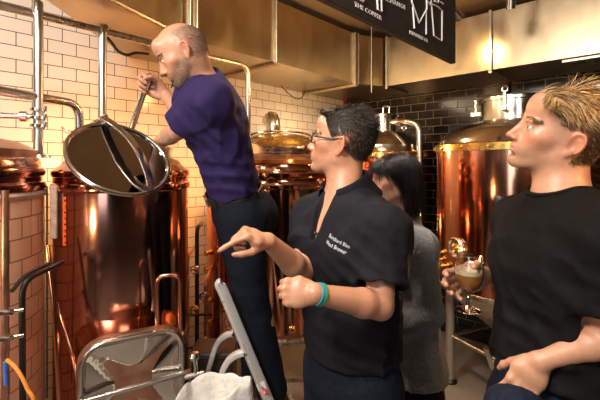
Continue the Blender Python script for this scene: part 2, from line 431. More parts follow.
# --- copper kettle in front
K = (-.837, 1.85); KR = .291
kt = thing('copper_kettle', 'polished copper brewing kettle with its round lid open, left of the ladder', 'kettle', (*K, 0))
MB().lathe([(KR-.03, .0), (KR-.03, .12), (KR-.004, .16), (KR, .2), (KR, 1.49)], (*K, .002), n=96, cap=False).build('body', 'copper_dark', kt)
MB().lathe([(KR, 1.485), (KR+.009, 1.492), (KR+.012, 1.505), (KR+.008, 1.518), (KR+.002, 1.522), (KR+.002, 1.545), (KR+.007, 1.55), (KR+.009, 1.562), (KR+.006, 1.575), (KR-.006, 1.585), (KR-.03, 1.602)], (*K, 0), n=96, cap=False).build('rim_band', 'copper', kt)
MB().lathe([(KR-.028, 1.600), (.245, 1.622), (.215, 1.634)], (*K, 0), n=80, cap=False).build('shoulder', 'copper_old', kt)
MB().lathe([(.216, 1.628), (.216, 1.668), (.222, 1.672), (.222, 1.682), (.205, 1.682), (.205, 1.55)], (*K, 0), n=72, cap=False).build('collar', 'steel', kt)
MB().lathe([(KR-.006, 1.40), (0, 1.40)], (*K, 0), n=48, cap=False).build('mash', 'wort', kt)
MB().lathe([(KR-.008, 1.48), (KR-.008, .3)], (*K, 0), n=48, cap=False).build('inner_wall', 'copper_old', kt)
# orange strip with dark marks, a warm reflection painted on the copper
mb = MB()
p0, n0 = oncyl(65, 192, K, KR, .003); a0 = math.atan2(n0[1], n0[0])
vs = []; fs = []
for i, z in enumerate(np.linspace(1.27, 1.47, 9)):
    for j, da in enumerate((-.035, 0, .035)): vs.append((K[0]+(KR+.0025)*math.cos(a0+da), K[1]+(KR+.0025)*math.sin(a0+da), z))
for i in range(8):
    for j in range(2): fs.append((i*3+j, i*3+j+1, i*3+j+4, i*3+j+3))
mb.add(vs, fs); st = mb.build('reflection_strip', 'reflection_orange', kt); tag(st, 'narrow orange strip painted as a reflection')
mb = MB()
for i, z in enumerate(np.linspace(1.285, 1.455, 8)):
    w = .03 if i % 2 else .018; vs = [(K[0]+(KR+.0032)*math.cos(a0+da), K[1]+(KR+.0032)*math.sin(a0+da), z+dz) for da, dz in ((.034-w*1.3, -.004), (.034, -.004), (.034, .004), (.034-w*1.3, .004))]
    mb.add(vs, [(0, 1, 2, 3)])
mb.build('reflection_marks', 'label_black', st, sharp=None)
# lid, tipped towards us
LC = at(120.5, 157.5, 1.45); LN = nrm((.531, -.501, .682)); LR = .181
def onlid(px, py):
    r = np.array(((px-300)/FPX, 1, -(py-165)/FPX)); d = np.dot(LN, LC-np.array((0, 0, H0)))/np.dot(LN, r); return np.array((0, 0, H0))+r*d
lid = MB().lathe([(LR-.008, -.003), (.15, -.012), (.08, -.017), (0, -.019)], LC, LN, 72, cap=False).lathe([(LR-.008, .0), (.17, -.004), (.12, -.009), (.06, -.012), (0, -.013)], LC, LN, 72, cap=False).build('lid', 'lid_steel', kt)
MB().tube([LC+frame(LN)@np.array((LR*math.cos(a), LR*math.sin(a), 0)) for a in np.linspace(0, 2*PI, 72, endpoint=False)], .0075, 10, closed=True).build('lid_rim', 'steel', lid)
e0, e1 = onlid(103, 120), onlid(150, 187); pts = []
for t in np.linspace(0, 1, 17): pts.append(e0+(e1-e0)*t+LN*(.010+.030*math.sin(PI*t)**.8)+np.array((.02, 0, .0))*math.sin(PI*t))
MB().tube(pts, .01, 14, flat=(.006, .014, LN)).build('lid_strap', 'steel', lid)
hp = [e0+LN*.006, e0+np.array((-.01, .05, .02)), (K[0]-.13, K[1]-.17, 1.73), (K[0]-.14, K[1]-.165, 1.62)]
MB().tube(bend(hp, .05), .013, 12).build('hinge_arm', 'steel', kt)
for s in (-1, 1):
    q = np.array((K[0]-.14, K[1]-.165, 1.66))+np.array((.03*s, .02*s, 0)); MB().cyl(q, q+np.array((.0, 0, .045)), .011, n=14).build('hinge_lug', 'steel', kt)
# manway chute with pressed steel door
ND = nrm((.48, -.876, 0)); TD = nrm((.876, .48, 0)); ZD = np.array((0, 0, 1.))
dc_ = np.array((-.636, 1.483, .775))
def sec(off, w, h, r): return [dc_+ND*off+TD*x+ZD*y for x, y in rrect(w, h, r)]
mb = MB(); loftsec(mb, [sec(-.19, .40, .41, .09), sec(-.12, .375, .385, .088), sec(-.08, .36, .37, .083), sec(-.03, .355, .365, .083), sec(-.005, .355, .365, .083)]); mb.build('manway_chute', 'copper', kt)
mb = MB(); loftsec(mb, [sec(-.012, .371, .381, .088), sec(.0, .381, .391, .094), sec(.012, .371, .381, .088)], True, True); mb.build('chute_flange', 'copper_old', kt)
mb = MB(); loftsec(mb, [sec(.012, .36, .37, .083), sec(.03, .36, .37, .083), sec(.036, .35, .36, .077), sec(.030, .327, .337, .066)], False, False)
# quilted centre: panel drawn in along its diagonals
g = 18; vs = []; fs = []
for i in range(g+1):
    for j in range(g+1):
        x, y = -1+2*i/g, -1+2*j/g; m = max(abs(x), abs(y)); cx = x*(.163); cy = y*.168
        if m > .8: q = (m-.8)/.2; cx *= 1-.03*q*abs(x*y); cy *= 1-.03*q*abs(x*y)
        hgt = .030-.030*(1-m)-.016*max(0, 1-abs(abs(x)-abs(y))*6)*min(1, 1.6*m*(1-m)*2+.2)
        vs.append(dc_+ND*(hgt)+TD*cx+ZD*cy)
for i in range(g):
    for j in range(g): a = i*(g+1)+j; fs.append((a, a+g+1, a+g+2, a+1))
mb.add(vs, fs); door = mb.build('manway_door', 'mirror_steel', kt, sharp=50)
MB().tube([dc_+ND*.034+TD*x+ZD*y for x, y in rrect(.352, .362, .08)], .009, 10, closed=True).build('door_rim', 'steel', door)
b0 = dc_+ND*.055-TD*.19+ZD*(-.0); b1 = dc_+ND*.055+TD*.20+ZD*(.01)
MB().tube([b0, b1], .010, 12).build('door_bar', 'steel', door)
lt = at(196, 372, 1.46)
MB().tube(bend([lt+V3(.02, 0, -.16), lt+V3(.005, 0, -.05), lt+V3(-.005, 0, .05)], .03), .008, 10).lathe([(0, 0), (.016, .003), (.02, .014), (.014, .028), (0, .03)], lt+V3(-.006, 0, .045), n=18).cyl(lt+V3(-.04, .0, -.02), lt+V3(.03, 0, .0), .009).cyl(lt+V3(.0, .0, -.03), lt+V3(.035, -.01, -.055), .012).build('door_latch', 'steel', kt)
pts = bend([at(157, 345, 1.53), at(157, 276, 1.53), at(180, 274, 1.545), at(180, 338, 1.55)], .035, 8)
pts = [oncyl(180, 345, K, KR, .03)[0]]+pts[::-1]+[oncyl(157, 350, K, KR, .03)[0]]
MB().tube(pts, .0085, 12).build('pull_handle', 'copper', kt)

# --- tile-clad vessel at the left edge
T = (-1.436, 1.4535); TR = .402
tn = thing('mash_tun', 'tile-clad round brewing vessel with a copper ringed top at the left edge', 'vessel', (*T, 0))
def drum(name, m, parent, ax, R, z0, z1, n=96):
    me = bpy.data.meshes.new(name); org = parent['_org']; vs = []; fs = []; uv = []
    for z in (z0, z1):
        for i in range(n+1): a = PI/4+2*PI*i/n; vs.append((ax[0]+R*math.cos(a)-org[0], ax[1]+R*math.sin(a)-org[1], z-org[2]))
    for i in range(n):
        fs.append((i, i+1, n+2+i, n+1+i)); u0, u1 = 2*PI*R*i/n, 2*PI*R*(i+1)/n; uv += [(u0, z0), (u1, z0), (u1, z1), (u0, z1)]
    me.from_pydata(vs, [], fs); ul = me.uv_layers.new(name='uv')
    for i, q in enumerate(uv): ul.data[i].uv = q
    return finish(bpy.data.objects.new(name, me), m, parent, org, 60)
drum('tiled_drum', 'drum_tile', tn, T, TR, .0, 1.488)
MB().lathe([(TR-.002, 1.47), (TR+.006, 1.472), (TR+.009, 1.485), (TR+.002, 1.497), (TR-.02, 1.50)], (*T, 0), n=96, cap=False).build('mortar_ledge', 'grout', tn)
MB().lathe([(TR-.01, 1.497), (TR+.004, 1.50), (TR+.008, 1.515), (TR+.004, 1.53), (TR-.006, 1.535), (TR-.006, 1.552), (TR+.002, 1.556), (TR+.006, 1.572), (TR+.002, 1.586), (TR-.01, 1.592), (TR-.012, 1.612), (TR-.02, 1.63)], (*T, 0), n=96, cap=False).build('ring_band', 'copper_dark', tn)
MB().lathe([(TR-.02, 1.629), (.385, 1.66), (.31, 1.695), (.18, 1.725), (.1, 1.735), (0, 1.738)], (*T, 0), n=80, cap=False).build('dome', 'copper_old', tn)
es = at(54, 212, 1.60); MB().box(es, (.026, .02, .22), rotm((0, 0, 1), .3), .003).build('edge_strip', 'grout', tn)
mb = MB().cyl(at(47, 186, 1.52), at(47, 398, 1.54), .0035, n=8); cb_ = mb.build('cable', 'black_rubber', tn)

def pipe(name, label, cat, pts, r, m, org=None, n=14, group=None, rad=.05):
    o = MB().tube(bend(pts, rad), r, n).build(name, m, None, org); return tag(o, label, cat, group)
# pipes standing in front of the tiled drum
pp = thing('riser_pipe', 'dark copper riser pipe with bracket clamps at the far left edge', 'pipe', (*at(5, 300, 1.22)[:2], 0))
MB().cyl((*at(5, 0, 1.22)[:2], .003), (*at(5, 0, 1.22)[:2], 1.52), .011).build('pipe', 'copper_old', pp)
for y in (312, 338):
    q = at(5, y, 1.22); MB().box(q, (.05, .03, .018), None, .004).cyl(q+V3(.0, 0, 0), q+V3(.045, .02, 0), .007).build('clamp', 'steel', pp)
pipe('bent_pipe', 'thin dark pipe that bends round from the tiled drum and drops to the floor', 'pipe', [at(62, 262, 1.50), at(50, 268, 1.42), at(22, 281, 1.30), (*at(24, 0, 1.30)[:2], .003)], .010, 'dark_metal', rad=.06)
pipe('branch_pipe', 'short dark branch pipe sloping across the tiled drum beside the bent pipe', 'pipe', [at(50, 263, 1.45), at(24, 276, 1.33), at(12, 291, 1.26)], .007, 'dark_metal')
pipe('copper_tube', 'thin copper tube leaning from the drum edge down to the floor', 'pipe', [at(47, 245, 1.50), at(56, 320, 1.47), (*at(68, 400, 1.42)[:2], .003)], .010, 'copper', rad=.2)
pipe('siphon_tube', 'bright thin copper tube with a U bend in front of the kettle', 'pipe', [at(57, 302, 1.50), at(72, 352, 1.45), at(79, 388, 1.40), at(84, 386, 1.42), at(85, 345, 1.50), at(90, 330, 1.60)], .0065, 'copper', rad=.03)
ho = thing('hose', 'orange hose with a blue coupling hanging at the lower left corner', 'hose', (*at(10, 400, 1.15)[:2], 0))
MB().tube(spline([at(7, 360, 1.16), at(16, 368, 1.14), at(27, 388, 1.13), at(36, 420, 1.13), V3(-.78, 1.15, .4), V3(-.74, 1.2, .05), V3(-.66, 1.25, .012), V3(-.55, 1.22, .012)]), .0055, 10).build('hose_tube', 'hose_orange', ho)
MB().tube([at(5, 362, 1.17), at(6, 385, 1.17)], .006, 10).build('coupling', 'hose_blue', ho)

# --- pipework above
zp = 2.235
def onz(px, py, z): d = (z-H0)*FPX/(165-py); return np.array(((px-300)/FPX*d, d, z))
h1 = onz(105, 31.5, zp); h2 = onz(248, 66.5, zp); dirp = nrm(h2-h1); h0 = h1-dirp*.62
pg = 'steel riser pipes under the duct'
m1 = thing('overhead_pipe', 'long steel pipe running level in front of the white tiles under the duct', 'pipe', h0)
MB().tube(bend([h0, h2, (h2[0], h2[1], 1.80)], .07, 8), .017, 16).build('pipe', 'brushed_steel', m1)
v0 = h0+dirp*.08; mb = MB()
mb.cyl(v0-dirp*.012, v0+dirp*.012, .027).cyl(v0+V3(-.02, -.03, .03), v0+V3(.02, .0, -.035), .007).cyl(v0+V3(0, -.02, -.03), v0+V3(0, -.01, .04), .009); mb.build('valve', 'dark_metal', m1)
def onpipe(px): q = (px-300)/FPX; t = (q*h0[1]-h0[0])/(dirp[0]-q*dirp[1]); return h0+dirp*t
for px, zt_, lab, zdn in ((43, .045, 'upright steel pipe rising from the tiled vessel at the left, with clamps', 1.63), (105.5, .012, 'upright steel pipe rising from behind the open kettle lid to the overhead pipe', 1.60)):
    b = onpipe(px)-np.array((0, .030, 0)); 
    r_ = thing('riser_pipe', lab, 'pipe', (b[0], b[1], zdn))
    top = onpipe(px)
    off = -dirp*.05 if px < 50 else dirp*.0
    MB().tube(bend([top+off+V3(0, .03, .0), top+V3(0, -.012, zt_+.01)+off*.2, b+V3(0, 0, zt_-.03), (b[0], b[1], zdn)], .035, 6), .0185, 16).build('pipe', 'brushed_steel', r_)
    if px < 50:
        for y in (110, 118, 126):
            z = H0-(y-165)/FPX*b[1]; MB().lathe([(.019, -.008), (.031, -.006), (.031, .006), (.019, .008)], (b[0], b[1], z), n=24).cyl((b[0]+.028, b[1]-.012, z-.012), (b[0]+.04, b[1]-.012, z+.015), .006).build('clamp', 'steel', r_)
        MB().lathe([(.0, .0), (.05, .0), (.045, .012), (.022, .02)], (b[0], b[1], zdn), n=28).build('flange', 'steel', r_)
        s0 = at(41, 117, b[1]); s1 = s0+V3(-.34, -.12, -.0)
        MB().tube([s0, s1], .0115, 14).build('side_branch', 'steel', r_)
        c_ = s0+(s1-s0)*.17; MB().cyl(c_-nrm(s1-s0)*.012, c_+nrm(s1-s0)*.012, .022).build('clamp', 'steel', r_)
    else: MB().lathe([(.0, .0), (.036, .0), (.03, .015), (.02, .02)], (b[0], b[1], zdn+.012), n=28).build('flange', 'steel', r_)
zl = 1.885; l1 = at(74, 104, 1.80); l1[2] = zl; l0 = np.array((-1.28, 1.12, zl))
lp = thing('bent_pipe', 'steel pipe coming in from the left edge and turning down into the kettle', 'pipe', (l1[0], l1[1], 1.60))
MB().tube(bend([l0, l1+V3(.012, .02, 0), (l1[0]+.014, l1[1]+.024, 1.615)], .07, 8), .0195, 16).build('pipe', 'steel', lp)
for z in (1.74, 1.70): MB().lathe([(.017, -.008), (.03, -.006), (.03, .006), (.017, .008)], (l1[0]+.014, l1[1]+.024, z), n=24).build('clamp', 'steel', lp)
MB().tube(bend([(l1[0]+.014, l1[1]+.0, 1.74), (l1[0]-.03, l1[1]-.02, 1.755), (l1[0]-.045, l1[1]-.02, 1.775)], .02), .006, 8).build('valve_lever', 'steel', lp)
# black cables under the duct
def cable(label, pts, r=.006): return tag(MB().tube(spline(pts, 8), r, 8).build('cable', 'black_rubber'), label, 'cable')
cable('black cable sagging under the duct at the upper left', [onz(100, 30, 2.30), onz(111, 42, 2.275), onz(118, 51, 2.25), onz(127, 55, 2.255), onz(136, 53, 2.27), onz(148, 54, 2.30)], .009)
cable('thin black cable looping down below the duct over the white tiles', [onz(281, 85.5, 2.311), onz(288, 93, 2.25), onz(297, 99, 2.20), onz(303, 96, 2.225), onz(305, 90.5, 2.30)], .004)
cr = towall_L(cor-U2*.10); 
tag(MB().cyl((cr[0]-.0, cr[1]-.03, .003), (cr[0], cr[1]-.03, zb-.004), .03).build('conduit', 'black_rubber'), 'black upright conduit on the white tiles beside the dark corner', 'pipe')
cr2 = cor-U2*.22-V2*.035
tag(MB().cyl((cr2[0], cr2[1], .003), (cr2[0], cr2[1], zb-.004), .012).build('conduit', 'cable_red'), 'thin red upright conduit on the white tiles near the room corner', 'pipe')
q = towall_R(onR(487)); cq = np.array((q[0], q[1]))-U2*.012
tag(MB().cyl((cq[0], cq[1], 1.3), (cq[0], cq[1], zb-.004), .011).build('conduit', 'black_rubber'), 'black conduit running up the dark tiles behind the right fermenter', 'pipe')

# --- copper vessel between the two men
M_ = (-.127, 2.6); MR = .335
cv = thing('copper_vessel', 'copper brewing vessel with a round steel manway, behind the man in the navy polo', 'vessel', (*M_, 0))
MB().lathe([(MR-.05, .55), (MR, .60), (MR, 1.46)], (*M_, 0), n=80, cap=False).build('body', 'copper', cv)
MB().lathe([(MR, 1.455), (MR+.012, 1.462), (MR+.015, 1.48), (MR+.004, 1.50), (MR+.004, 1.52), (MR+.014, 1.53), (MR+.016, 1.55), (MR+.004, 1.565), (MR+.0, 1.60), (MR+.008, 1.61), (MR-.01, 1.63)], (*M_, 0), n=80, cap=False).build('rim_band', 'copper', cv)
MB().lathe([(MR-.01, 1.628), (.28, 1.655), (.225, 1.67)], (*M_, 0), n=64, cap=False).build('shoulder', 'copper_old', cv)
tl = nrm((.03, -.27, 1)); mc_ = (M_[0]+.0, M_[1]-.01, 1.705)
MB().lathe([(.208, -.075), (.208, .045), (.222, .05), (.224, .064), (.212, .07), (.196, .066), (.194, .03)], mc_, tl, 64, cap=False).build('manway_collar', 'steel', cv)
ml_ = MB().lathe([(.195, .055), (.15, .07), (.08, .082), (0, .086)], mc_, tl, 56, cap=False).build('manway_lid', 'brass', cv)
MB().tube([np.array(mc_)+frame(tl)@np.array((.2*math.cos(a), .2*math.sin(a), .088)) for a in np.linspace(.2, PI-.2, 20)], .008, 8).build('lid_clamp_ring', 'steel', ml_)
MB().tube(bend([(-.198, 2.86, 1.60), (-.198, 2.86, 1.955), (-.245, 3.06, 1.955)], .12, 10), .052, 24).build('vapour_pipe', 'brushed_steel', cv)
MB().tube([(M_[0]+(MR+.02)*math.cos(a), M_[1]+(MR+.02)*math.sin(a), .57) for a in np.linspace(0, 2*PI, 48, endpoint=False)], .018, 10, closed=True).build('base_ring', 'brushed_steel', cv)
for a in (-2.2, -.75, .8, 2.4):
    q = (M_[0]+(MR+.02)*math.cos(a), M_[1]+(MR+.02)*math.sin(a)); MB().cyl((*q, .0), (*q, .57), .017).build('leg', 'brushed_steel', cv)
for a, b in ((-2.2, -.75), (-.75, .8)):
    p = lambda t, z: (M_[0]+(MR+.02)*math.cos(t), M_[1]+(MR+.02)*math.sin(t), z)
    MB().cyl(p(a, .30), p(b, .30), .011).build('cross_bar', 'brushed_steel', cv)
for px, py in ((291, 328), (268, 331)):
    q, n = oncyl(px, py, M_, MR); MB().lathe([(.022, 0), (.022, .02), (.012, .03), (.012, .05), (0, .052)], q, n, 18).build('drain_fitting', 'brass', cv)
# slim copper column and valves between kettle and ladder
cc = at(219, 300, 2.78)
co = thing('copper_column', 'slim copper column with brass fittings behind the legs of the man on the ladder', 'vessel', (cc[0], cc[1], 0))
MB().lathe([(.10, .0), (.10, .04), (.085, .05), (.085, 1.28), (.07, 1.33), (.03, 1.36), (0, 1.365)], (cc[0], cc[1], .001), n=40).build('body', 'copper', co)
for y in (252, 268, 300, 322):
    q, n = oncyl(211, y, cc[:2], .085); MB().lathe([(.02, 0), (.02, .012), (.01, .016), (.01, .04), (.018, .045), (.018, .06), (0, .062)], q, n, 16).build('fitting', 'brass', co)
vm = at(197, 300, 2.35)
va = thing('valve_manifold', 'rack of pipes and round hand valves between the kettle and the ladder', 'valves', (vm[0], vm[1], 0))
for k, (dx, top) in enumerate(((-.06, 1.05), (.0, 1.22), (.055, .9))):
    MB().tube(bend([(vm[0]+dx, vm[1], .002), (vm[0]+dx, vm[1], top), (vm[0]+dx-.02, vm[1]+.20, top)], .05), .013, 12).build('pipe', ('copper_old', 'dark_metal', 'copper_old')[k], va)
for k, (dx, z) in enumerate(((-.06, .92), (-.06, .62), (.0, .98), (.0, .74), (.055, .82), (.055, .55))):
    c_ = np.array((vm[0]+dx, vm[1]-.005, z)); mb = MB().cyl(c_, c_+V3(0, -.05, 0), .007, n=10)
    mb.tube([c_+V3(.024*math.cos(a), -.05, .024*math.sin(a)) for a in np.linspace(0, 2*PI, 20, endpoint=False)], .005, 8, closed=True).tube([c_+V3(-.022, -.05, 0), c_+V3(.022, -.05, 0)], .004, 6).sphere(c_, .019, 12, 8)
    mb.build('valve', 'brass' if k % 2 else 'steel', va)
for z in (.70, .50): MB().cyl((vm[0]-.10, vm[1]-.02, z), (vm[0]+.10, vm[1]-.02, z), .006, n=8).build('rail', 'dark_metal', va)
bx = at(214, 375, 1.95)
crt = thing('crate', 'dark brown crate standing on the floor behind the ladder braces', 'crate', (bx[0], bx[1]+.02, 0))
mb = MB(); w, dp, hh = .20, .16, .66
mb.box((bx[0], bx[1]+.02, hh/2+.001), (w, dp, hh), None, .012); mb.build('box', 'plastic_bin', crt)
MB().box((bx[0], bx[1]+.02, hh+.008), (w+.02, dp+.02, .03), None, .006).build('rim', 'plastic_bin', crt)
MB().tube(bend([(bx[0]-.04, bx[1]-.065, hh-.08), (bx[0]-.04, bx[1]-.085, hh-.08), (bx[0]+.04, bx[1]-.085, hh-.08), (bx[0]+.04, bx[1]-.065, hh-.08)], .02), .006, 8).build('handle', 'black_rubber', crt)

# --- fermenters by the dark wall
def fermenter(label, ax, R, zc0, zc1, zband, zneck, rneck, ztop, mband, big=True):
    f = thing('fermenter', label, 'fermenter', (*ax, 0), 'copper-clad fermenters by the dark wall')
    MB().lathe([(R, zc1-.01), (R, zband)], (*ax, 0), n=96, cap=False).build('copper_jacket', 'copper', f)
    MB().lathe([(.035, zc0-.06), (.035, zc0), (.05, zc0+.01), (R-.012, zc1-.03), (R-.002, zc1)], (*ax, 0), n=72, cap=False).build('cone', 'brushed_steel', f)
    MB().lathe([(R+.001, zc1-.012), (R+.008, zc1-.008), (R+.008, zc1+.016), (R+.001, zc1+.02)], (*ax, 0), n=96, cap=False).build('lower_band', mband, f)
    b = MB().lathe([(R+.0, zband-.025), (R+.009, zband-.022), (R+.010, zband+.022), (R+.002, zband+.03), (R-.01, zband+.032)], (*ax, 0), n=96, cap=False).build('rivet_band', 'brass', f)
    for k in range(18):
        a = 2*PI*k/18+.1; n = V3(math.cos(a), math.sin(a), 0); p = V3(ax[0], ax[1], zband)+n*(R+.009)
        MB().lathe([(.014, 0), (.014, .006), (.009, .011), (0, .012)], p, n, 10).build('rivet', 'brass', b)
    MB().lathe([(R-.01, zband+.031), (R-.02, zband+.05), (R*.93, zband+.085), (R*.80, zband+.130), (R*.62, zneck-.022), (rneck*1.25, zneck-.004), (rneck, zneck)], (*ax, 0), n=80, cap=False).build('dome', 'steel', f)
    MB().lathe([(rneck, zneck-.006), (rneck, ztop-.035), (rneck+.012, ztop-.03), (rneck+.012, ztop-.01), (rneck-.01, ztop), (.05, ztop+.012), (0, ztop+.012)], (*ax, 0), n=64, cap=False).build('neck', 'steel', f)
    return f
F1 = (1.50, 2.72)
f1 = fermenter('copper-clad fermenter on steel legs, right, between the dark tiles and the man with the beer', F1, .515, .36, .77, 1.715, 1.905, .215, 2.07, 'brushed_steel')
lo = np.array((-.39, .15))
for k in range(4):
    a = k*PI/2; o = np.array((lo[0]*math.cos(a)-lo[1]*math.sin(a), lo[0]*math.sin(a)+lo[1]*math.cos(a))); q = np.array(F1)+o
    lg = MB().cyl((*q, .012), (*q, .80), .031, n=20).build('leg', 'leg_steel', f1)
    MB().lathe([(.05, 0), (.05, .01), (.034, .022), (.030, .03)], (*q, .0), n=24).build('foot', 'dark_metal', lg)
    o2 = np.array((-o[1], o[0])); q2 = np.array(F1)+o2
    MB().cyl((*q, .34), (*q2, .34), .014, n=12).build('cross_bar', 'brushed_steel', f1)
MB().tube(bend([(F1[0], F1[1], .32), (F1[0], F1[1], .22), (F1[0]-.28, F1[1]-.28, .30), (F1[0]-.34, F1[1]-.3, .46)], .06), .018, 12).build('outlet_pipe', 'steel', f1)
q, n = oncyl(457, 247, F1, .515)
ms = MB().lathe([(.066, 0), (.066, .02), (.058, .028), (.05, .024), (.046, .012), (0, .010)], q, n, 36).build('sample_port', 'steel', f1)
MB().lathe([(.018, .01), (.018, .035), (.008, .042), (0, .042)], q, n, 16).tube([q+n*.03+V3(0, 0, -.03), q+n*.034+V3(0, 0, .03)], .007, 8).build('port_handle', 'brass', ms)
for px, py in ((440, 259), (446, 265), (441, 252)):
    q, n = oncyl(px, py, F1, .515); MB().lathe([(.014, 0), (.014, .03), (.02, .034), (.02, .05), (0, .054)], q, n, 14).build('sample_tap', 'brass', f1)
q, n = oncyl(498, 200, F1, .515); MB().lathe([(.024, 0), (.024, .004), (.018, .006), (0, .006)], q, n, 24).build('badge', 'dark_metal', f1)
for a in (2.5, 4.0, .6, 5.4):
    p = V3(F1[0]+.25*math.cos(a), F1[1]+.25*math.sin(a), 1.96); mb = MB().box(p+V3(0, 0, .012), (.07, .035, .035), rotm((0, 0, 1), a), .004).cyl(p+V3(0, 0, .02), p+V3(0, 0, .12), .008, n=10)
    mb.tube([p+V3(.017*math.cos(t)*-math.sin(a), .017*math.cos(t)*math.cos(a), .137+.017*math.sin(t)) for t in np.linspace(0, 2*PI, 18, endpoint=False)], .006, 8, closed=True); mb.build('eye_bolt', 'steel', f1)
F2 = (.757, 3.5)
f2 = fermenter('copper-clad fermenter in the back corner with a curved steel overflow pipe, behind the dark-haired heads', F2, .36, .40, .80, 1.685, 1.90, .12, 2.055, 'brushed_steel')
for k in range(3):
    a = k*2*PI/3+.4; q = (F2[0]+.28*math.cos(a), F2[1]+.28*math.sin(a)); MB().cyl((*q, .0), (*q, .82), .025).build('leg', 'brushed_steel', f2)
pts = bend([at(393, 122, 3.38), at(402, 121, 3.30), at(419, 124, 3.22), (*at(420, 0, 3.2)[:2], 1.45), (*at(420, 0, 3.2)[:2], .75), (F2[0]+.25, F2[1]-.18, .70)], .13, 9)
MB().tube(pts, .028, 16).build('overflow_pipe', 'steel', f2)
t_ = np.array((F2[0], F2[1], 2.067)); MB().tube(bend([t_+V3(-.02, -.06, -.01), t_+V3(-.02, -.06, .055), t_+V3(.035, -.06, .055), t_+V3(.035, -.06, -.01)], .015), .006, 8).build('lid_handle', 'steel', f2)
q = at(404, 128, 3.28); MB().tube([q+V3(.018*math.cos(a), 0, .018*math.sin(a)) for a in np.linspace(0, 2*PI, 18, endpoint=False)], .006, 8, closed=True).cyl(q+V3(-.02, .02, .02), q+V3(-.06, .06, .045), .008).build('clamp', 'steel', f2)

# --- white sack in the foreground
def noise3(P, seed, scale, oct=3):
    r = np.random.default_rng(seed); out = 0; amp = 1.; X = np.asarray(P, float)
    for o in range(oct):
        for k in range(4):
            d = r.normal(size=3); d /= np.linalg.norm(d); ph = r.uniform(0, 6.28); d2 = r.normal(size=3); ph2 = r.uniform(0, 6.28)
            out = out+amp*np.sin(scale*(X@d)+ph+1.3*np.sin(.7*scale*(X@d2)/3+ph2))/4
        scale *= 2.1; amp *= .5
    return out
sk = at(213, 400, 1.28); n_ = 72; secs = []
zs = [0, .02, .2, .45, .65, .76, .82, .855, .865, .85, .80, .70]
rs = [.10, .108, .112, .114, .116, .118, .114, .110, .106, .10, .096, .09]
mb = MB(); 
for k, (z, r) in enumerate(zip(zs, rs)):
    ring = []
    for i in range(n_):
        a = 2*PI*i/n_; p = V3(math.cos(a), math.sin(a)*.85, z*1.2)
        rr = r*(1+.09*noise3(p[None]*1.0, 3, 4.)[0]+.03*math.sin(9*a+6*z)*min(1, z*2))
        zz = z+(.035*math.cos(a-.25)-.02*math.sin(2*a))*(z > .7)*min(1, (z-.7)/.12 if k < 9 else 1)+.012*noise3(p[None], 5, 9.)[0]*(z > .5)
        ring.append(V3(sk[0]+rr*1.12*math.cos(a), sk[1]+rr*.85*math.sin(a), max(zz, .002)))
    secs.append(ring)
loftsec(mb, secs, True, True)
tag(mb.build('sack', 'sack_white', sub=1, sharp=80), 'open white woven sack in the foreground at the foot of the ladder', 'sack')

# --- step ladder
A_ = at(221, 286, 1.50); B_ = at(268, 400, 1.56); dl = nrm(B_-A_); E_ = B_+dl*(B_[2]/-dl[2]); E_[2] = .004
WL = np.array((-.02, .38, 0.))                      # to the far stile
ld = thing('step_ladder', 'aluminium step ladder with curved braces under the man in purple', 'ladder', (*((A_+E_)/2+WL/2)[:2], 0))
pl = nrm(np.cross(dl, WL))
for k, off in enumerate((V3(0, 0, 0), WL)):
    lean = nrm(V3(-.55, .1, -.25)); top = [A_+off+V3(-.006, .0, .012), A_+off]
    pts = spline([A_+off+V3(.004, 0, .012), A_+off+V3(-.004, 0, .006), A_+off+dl*.03, A_+off+dl*.15], 6)+[E_+off]
    stl = MB().tube(pts, .02, 16, flat=(.0195, .012, pl)).build('stile', 'aluminium', ld)
    MB().box(E_+off+V3(0, 0, .012), (.06, .04, .032), None, .005).build('foot', 'black_rubber', stl)
    if k == 0:
        pw = B_+(-dl)*.062; wv = nrm(np.cross(dl, pl)); wv = wv if wv[1] < 0 else -wv; R_ = np.stack([pl, wv, dl], 1)
        lb = MB().box(pw+wv*.0135, (.034, .0012, .055), R_).build('warning_label', 'label_white', stl)
        MB().box(pw+wv*.0143+dl*.016, (.033, .001, .022), R_).build('red_panel', 'label_red', lb)
        tri = [pw+wv*.0146-dl*.005+pl*x*.011-dl*y*.011 for x, y in ((-1, -.75), (1, -.75), (0, 1))]; tri2 = [pw+wv*.015-dl*.005+pl*x*.007-dl*(y*.007) for x, y in ((-1, -.75), (1, -.75), (0, 1))]
        MB().add(tri+[p-wv*.0005 for p in tri], [(0, 1, 2), (5, 4, 3), (0, 3, 4, 1), (1, 4, 5, 2), (2, 5, 3, 0)]).build('warning_triangle', 'label_red', lb, sharp=None)
        MB().box(pw+wv*.0152-dl*.0045, (.0022, .0006, .007), R_).build('exclamation_mark', 'label_black', lb)
        MB().box(pw+wv*.0152+dl*.016, (.012, .0006, .012), R_).build('pictogram', 'label_white', lb)
for f in (.68, .95):
    z = A_[2]+dl[2]*f; p = A_+dl*f
    q = p+WL/2+V3(-.12, 0, 0); MB().box(q, (.25, .37, .028), rotm((0, 0, 1), -math.atan2(WL[0], WL[1])), .004).build('tread', 'aluminium', ld)
    if f == .68: TREADZ = z+.014; TREADP = q
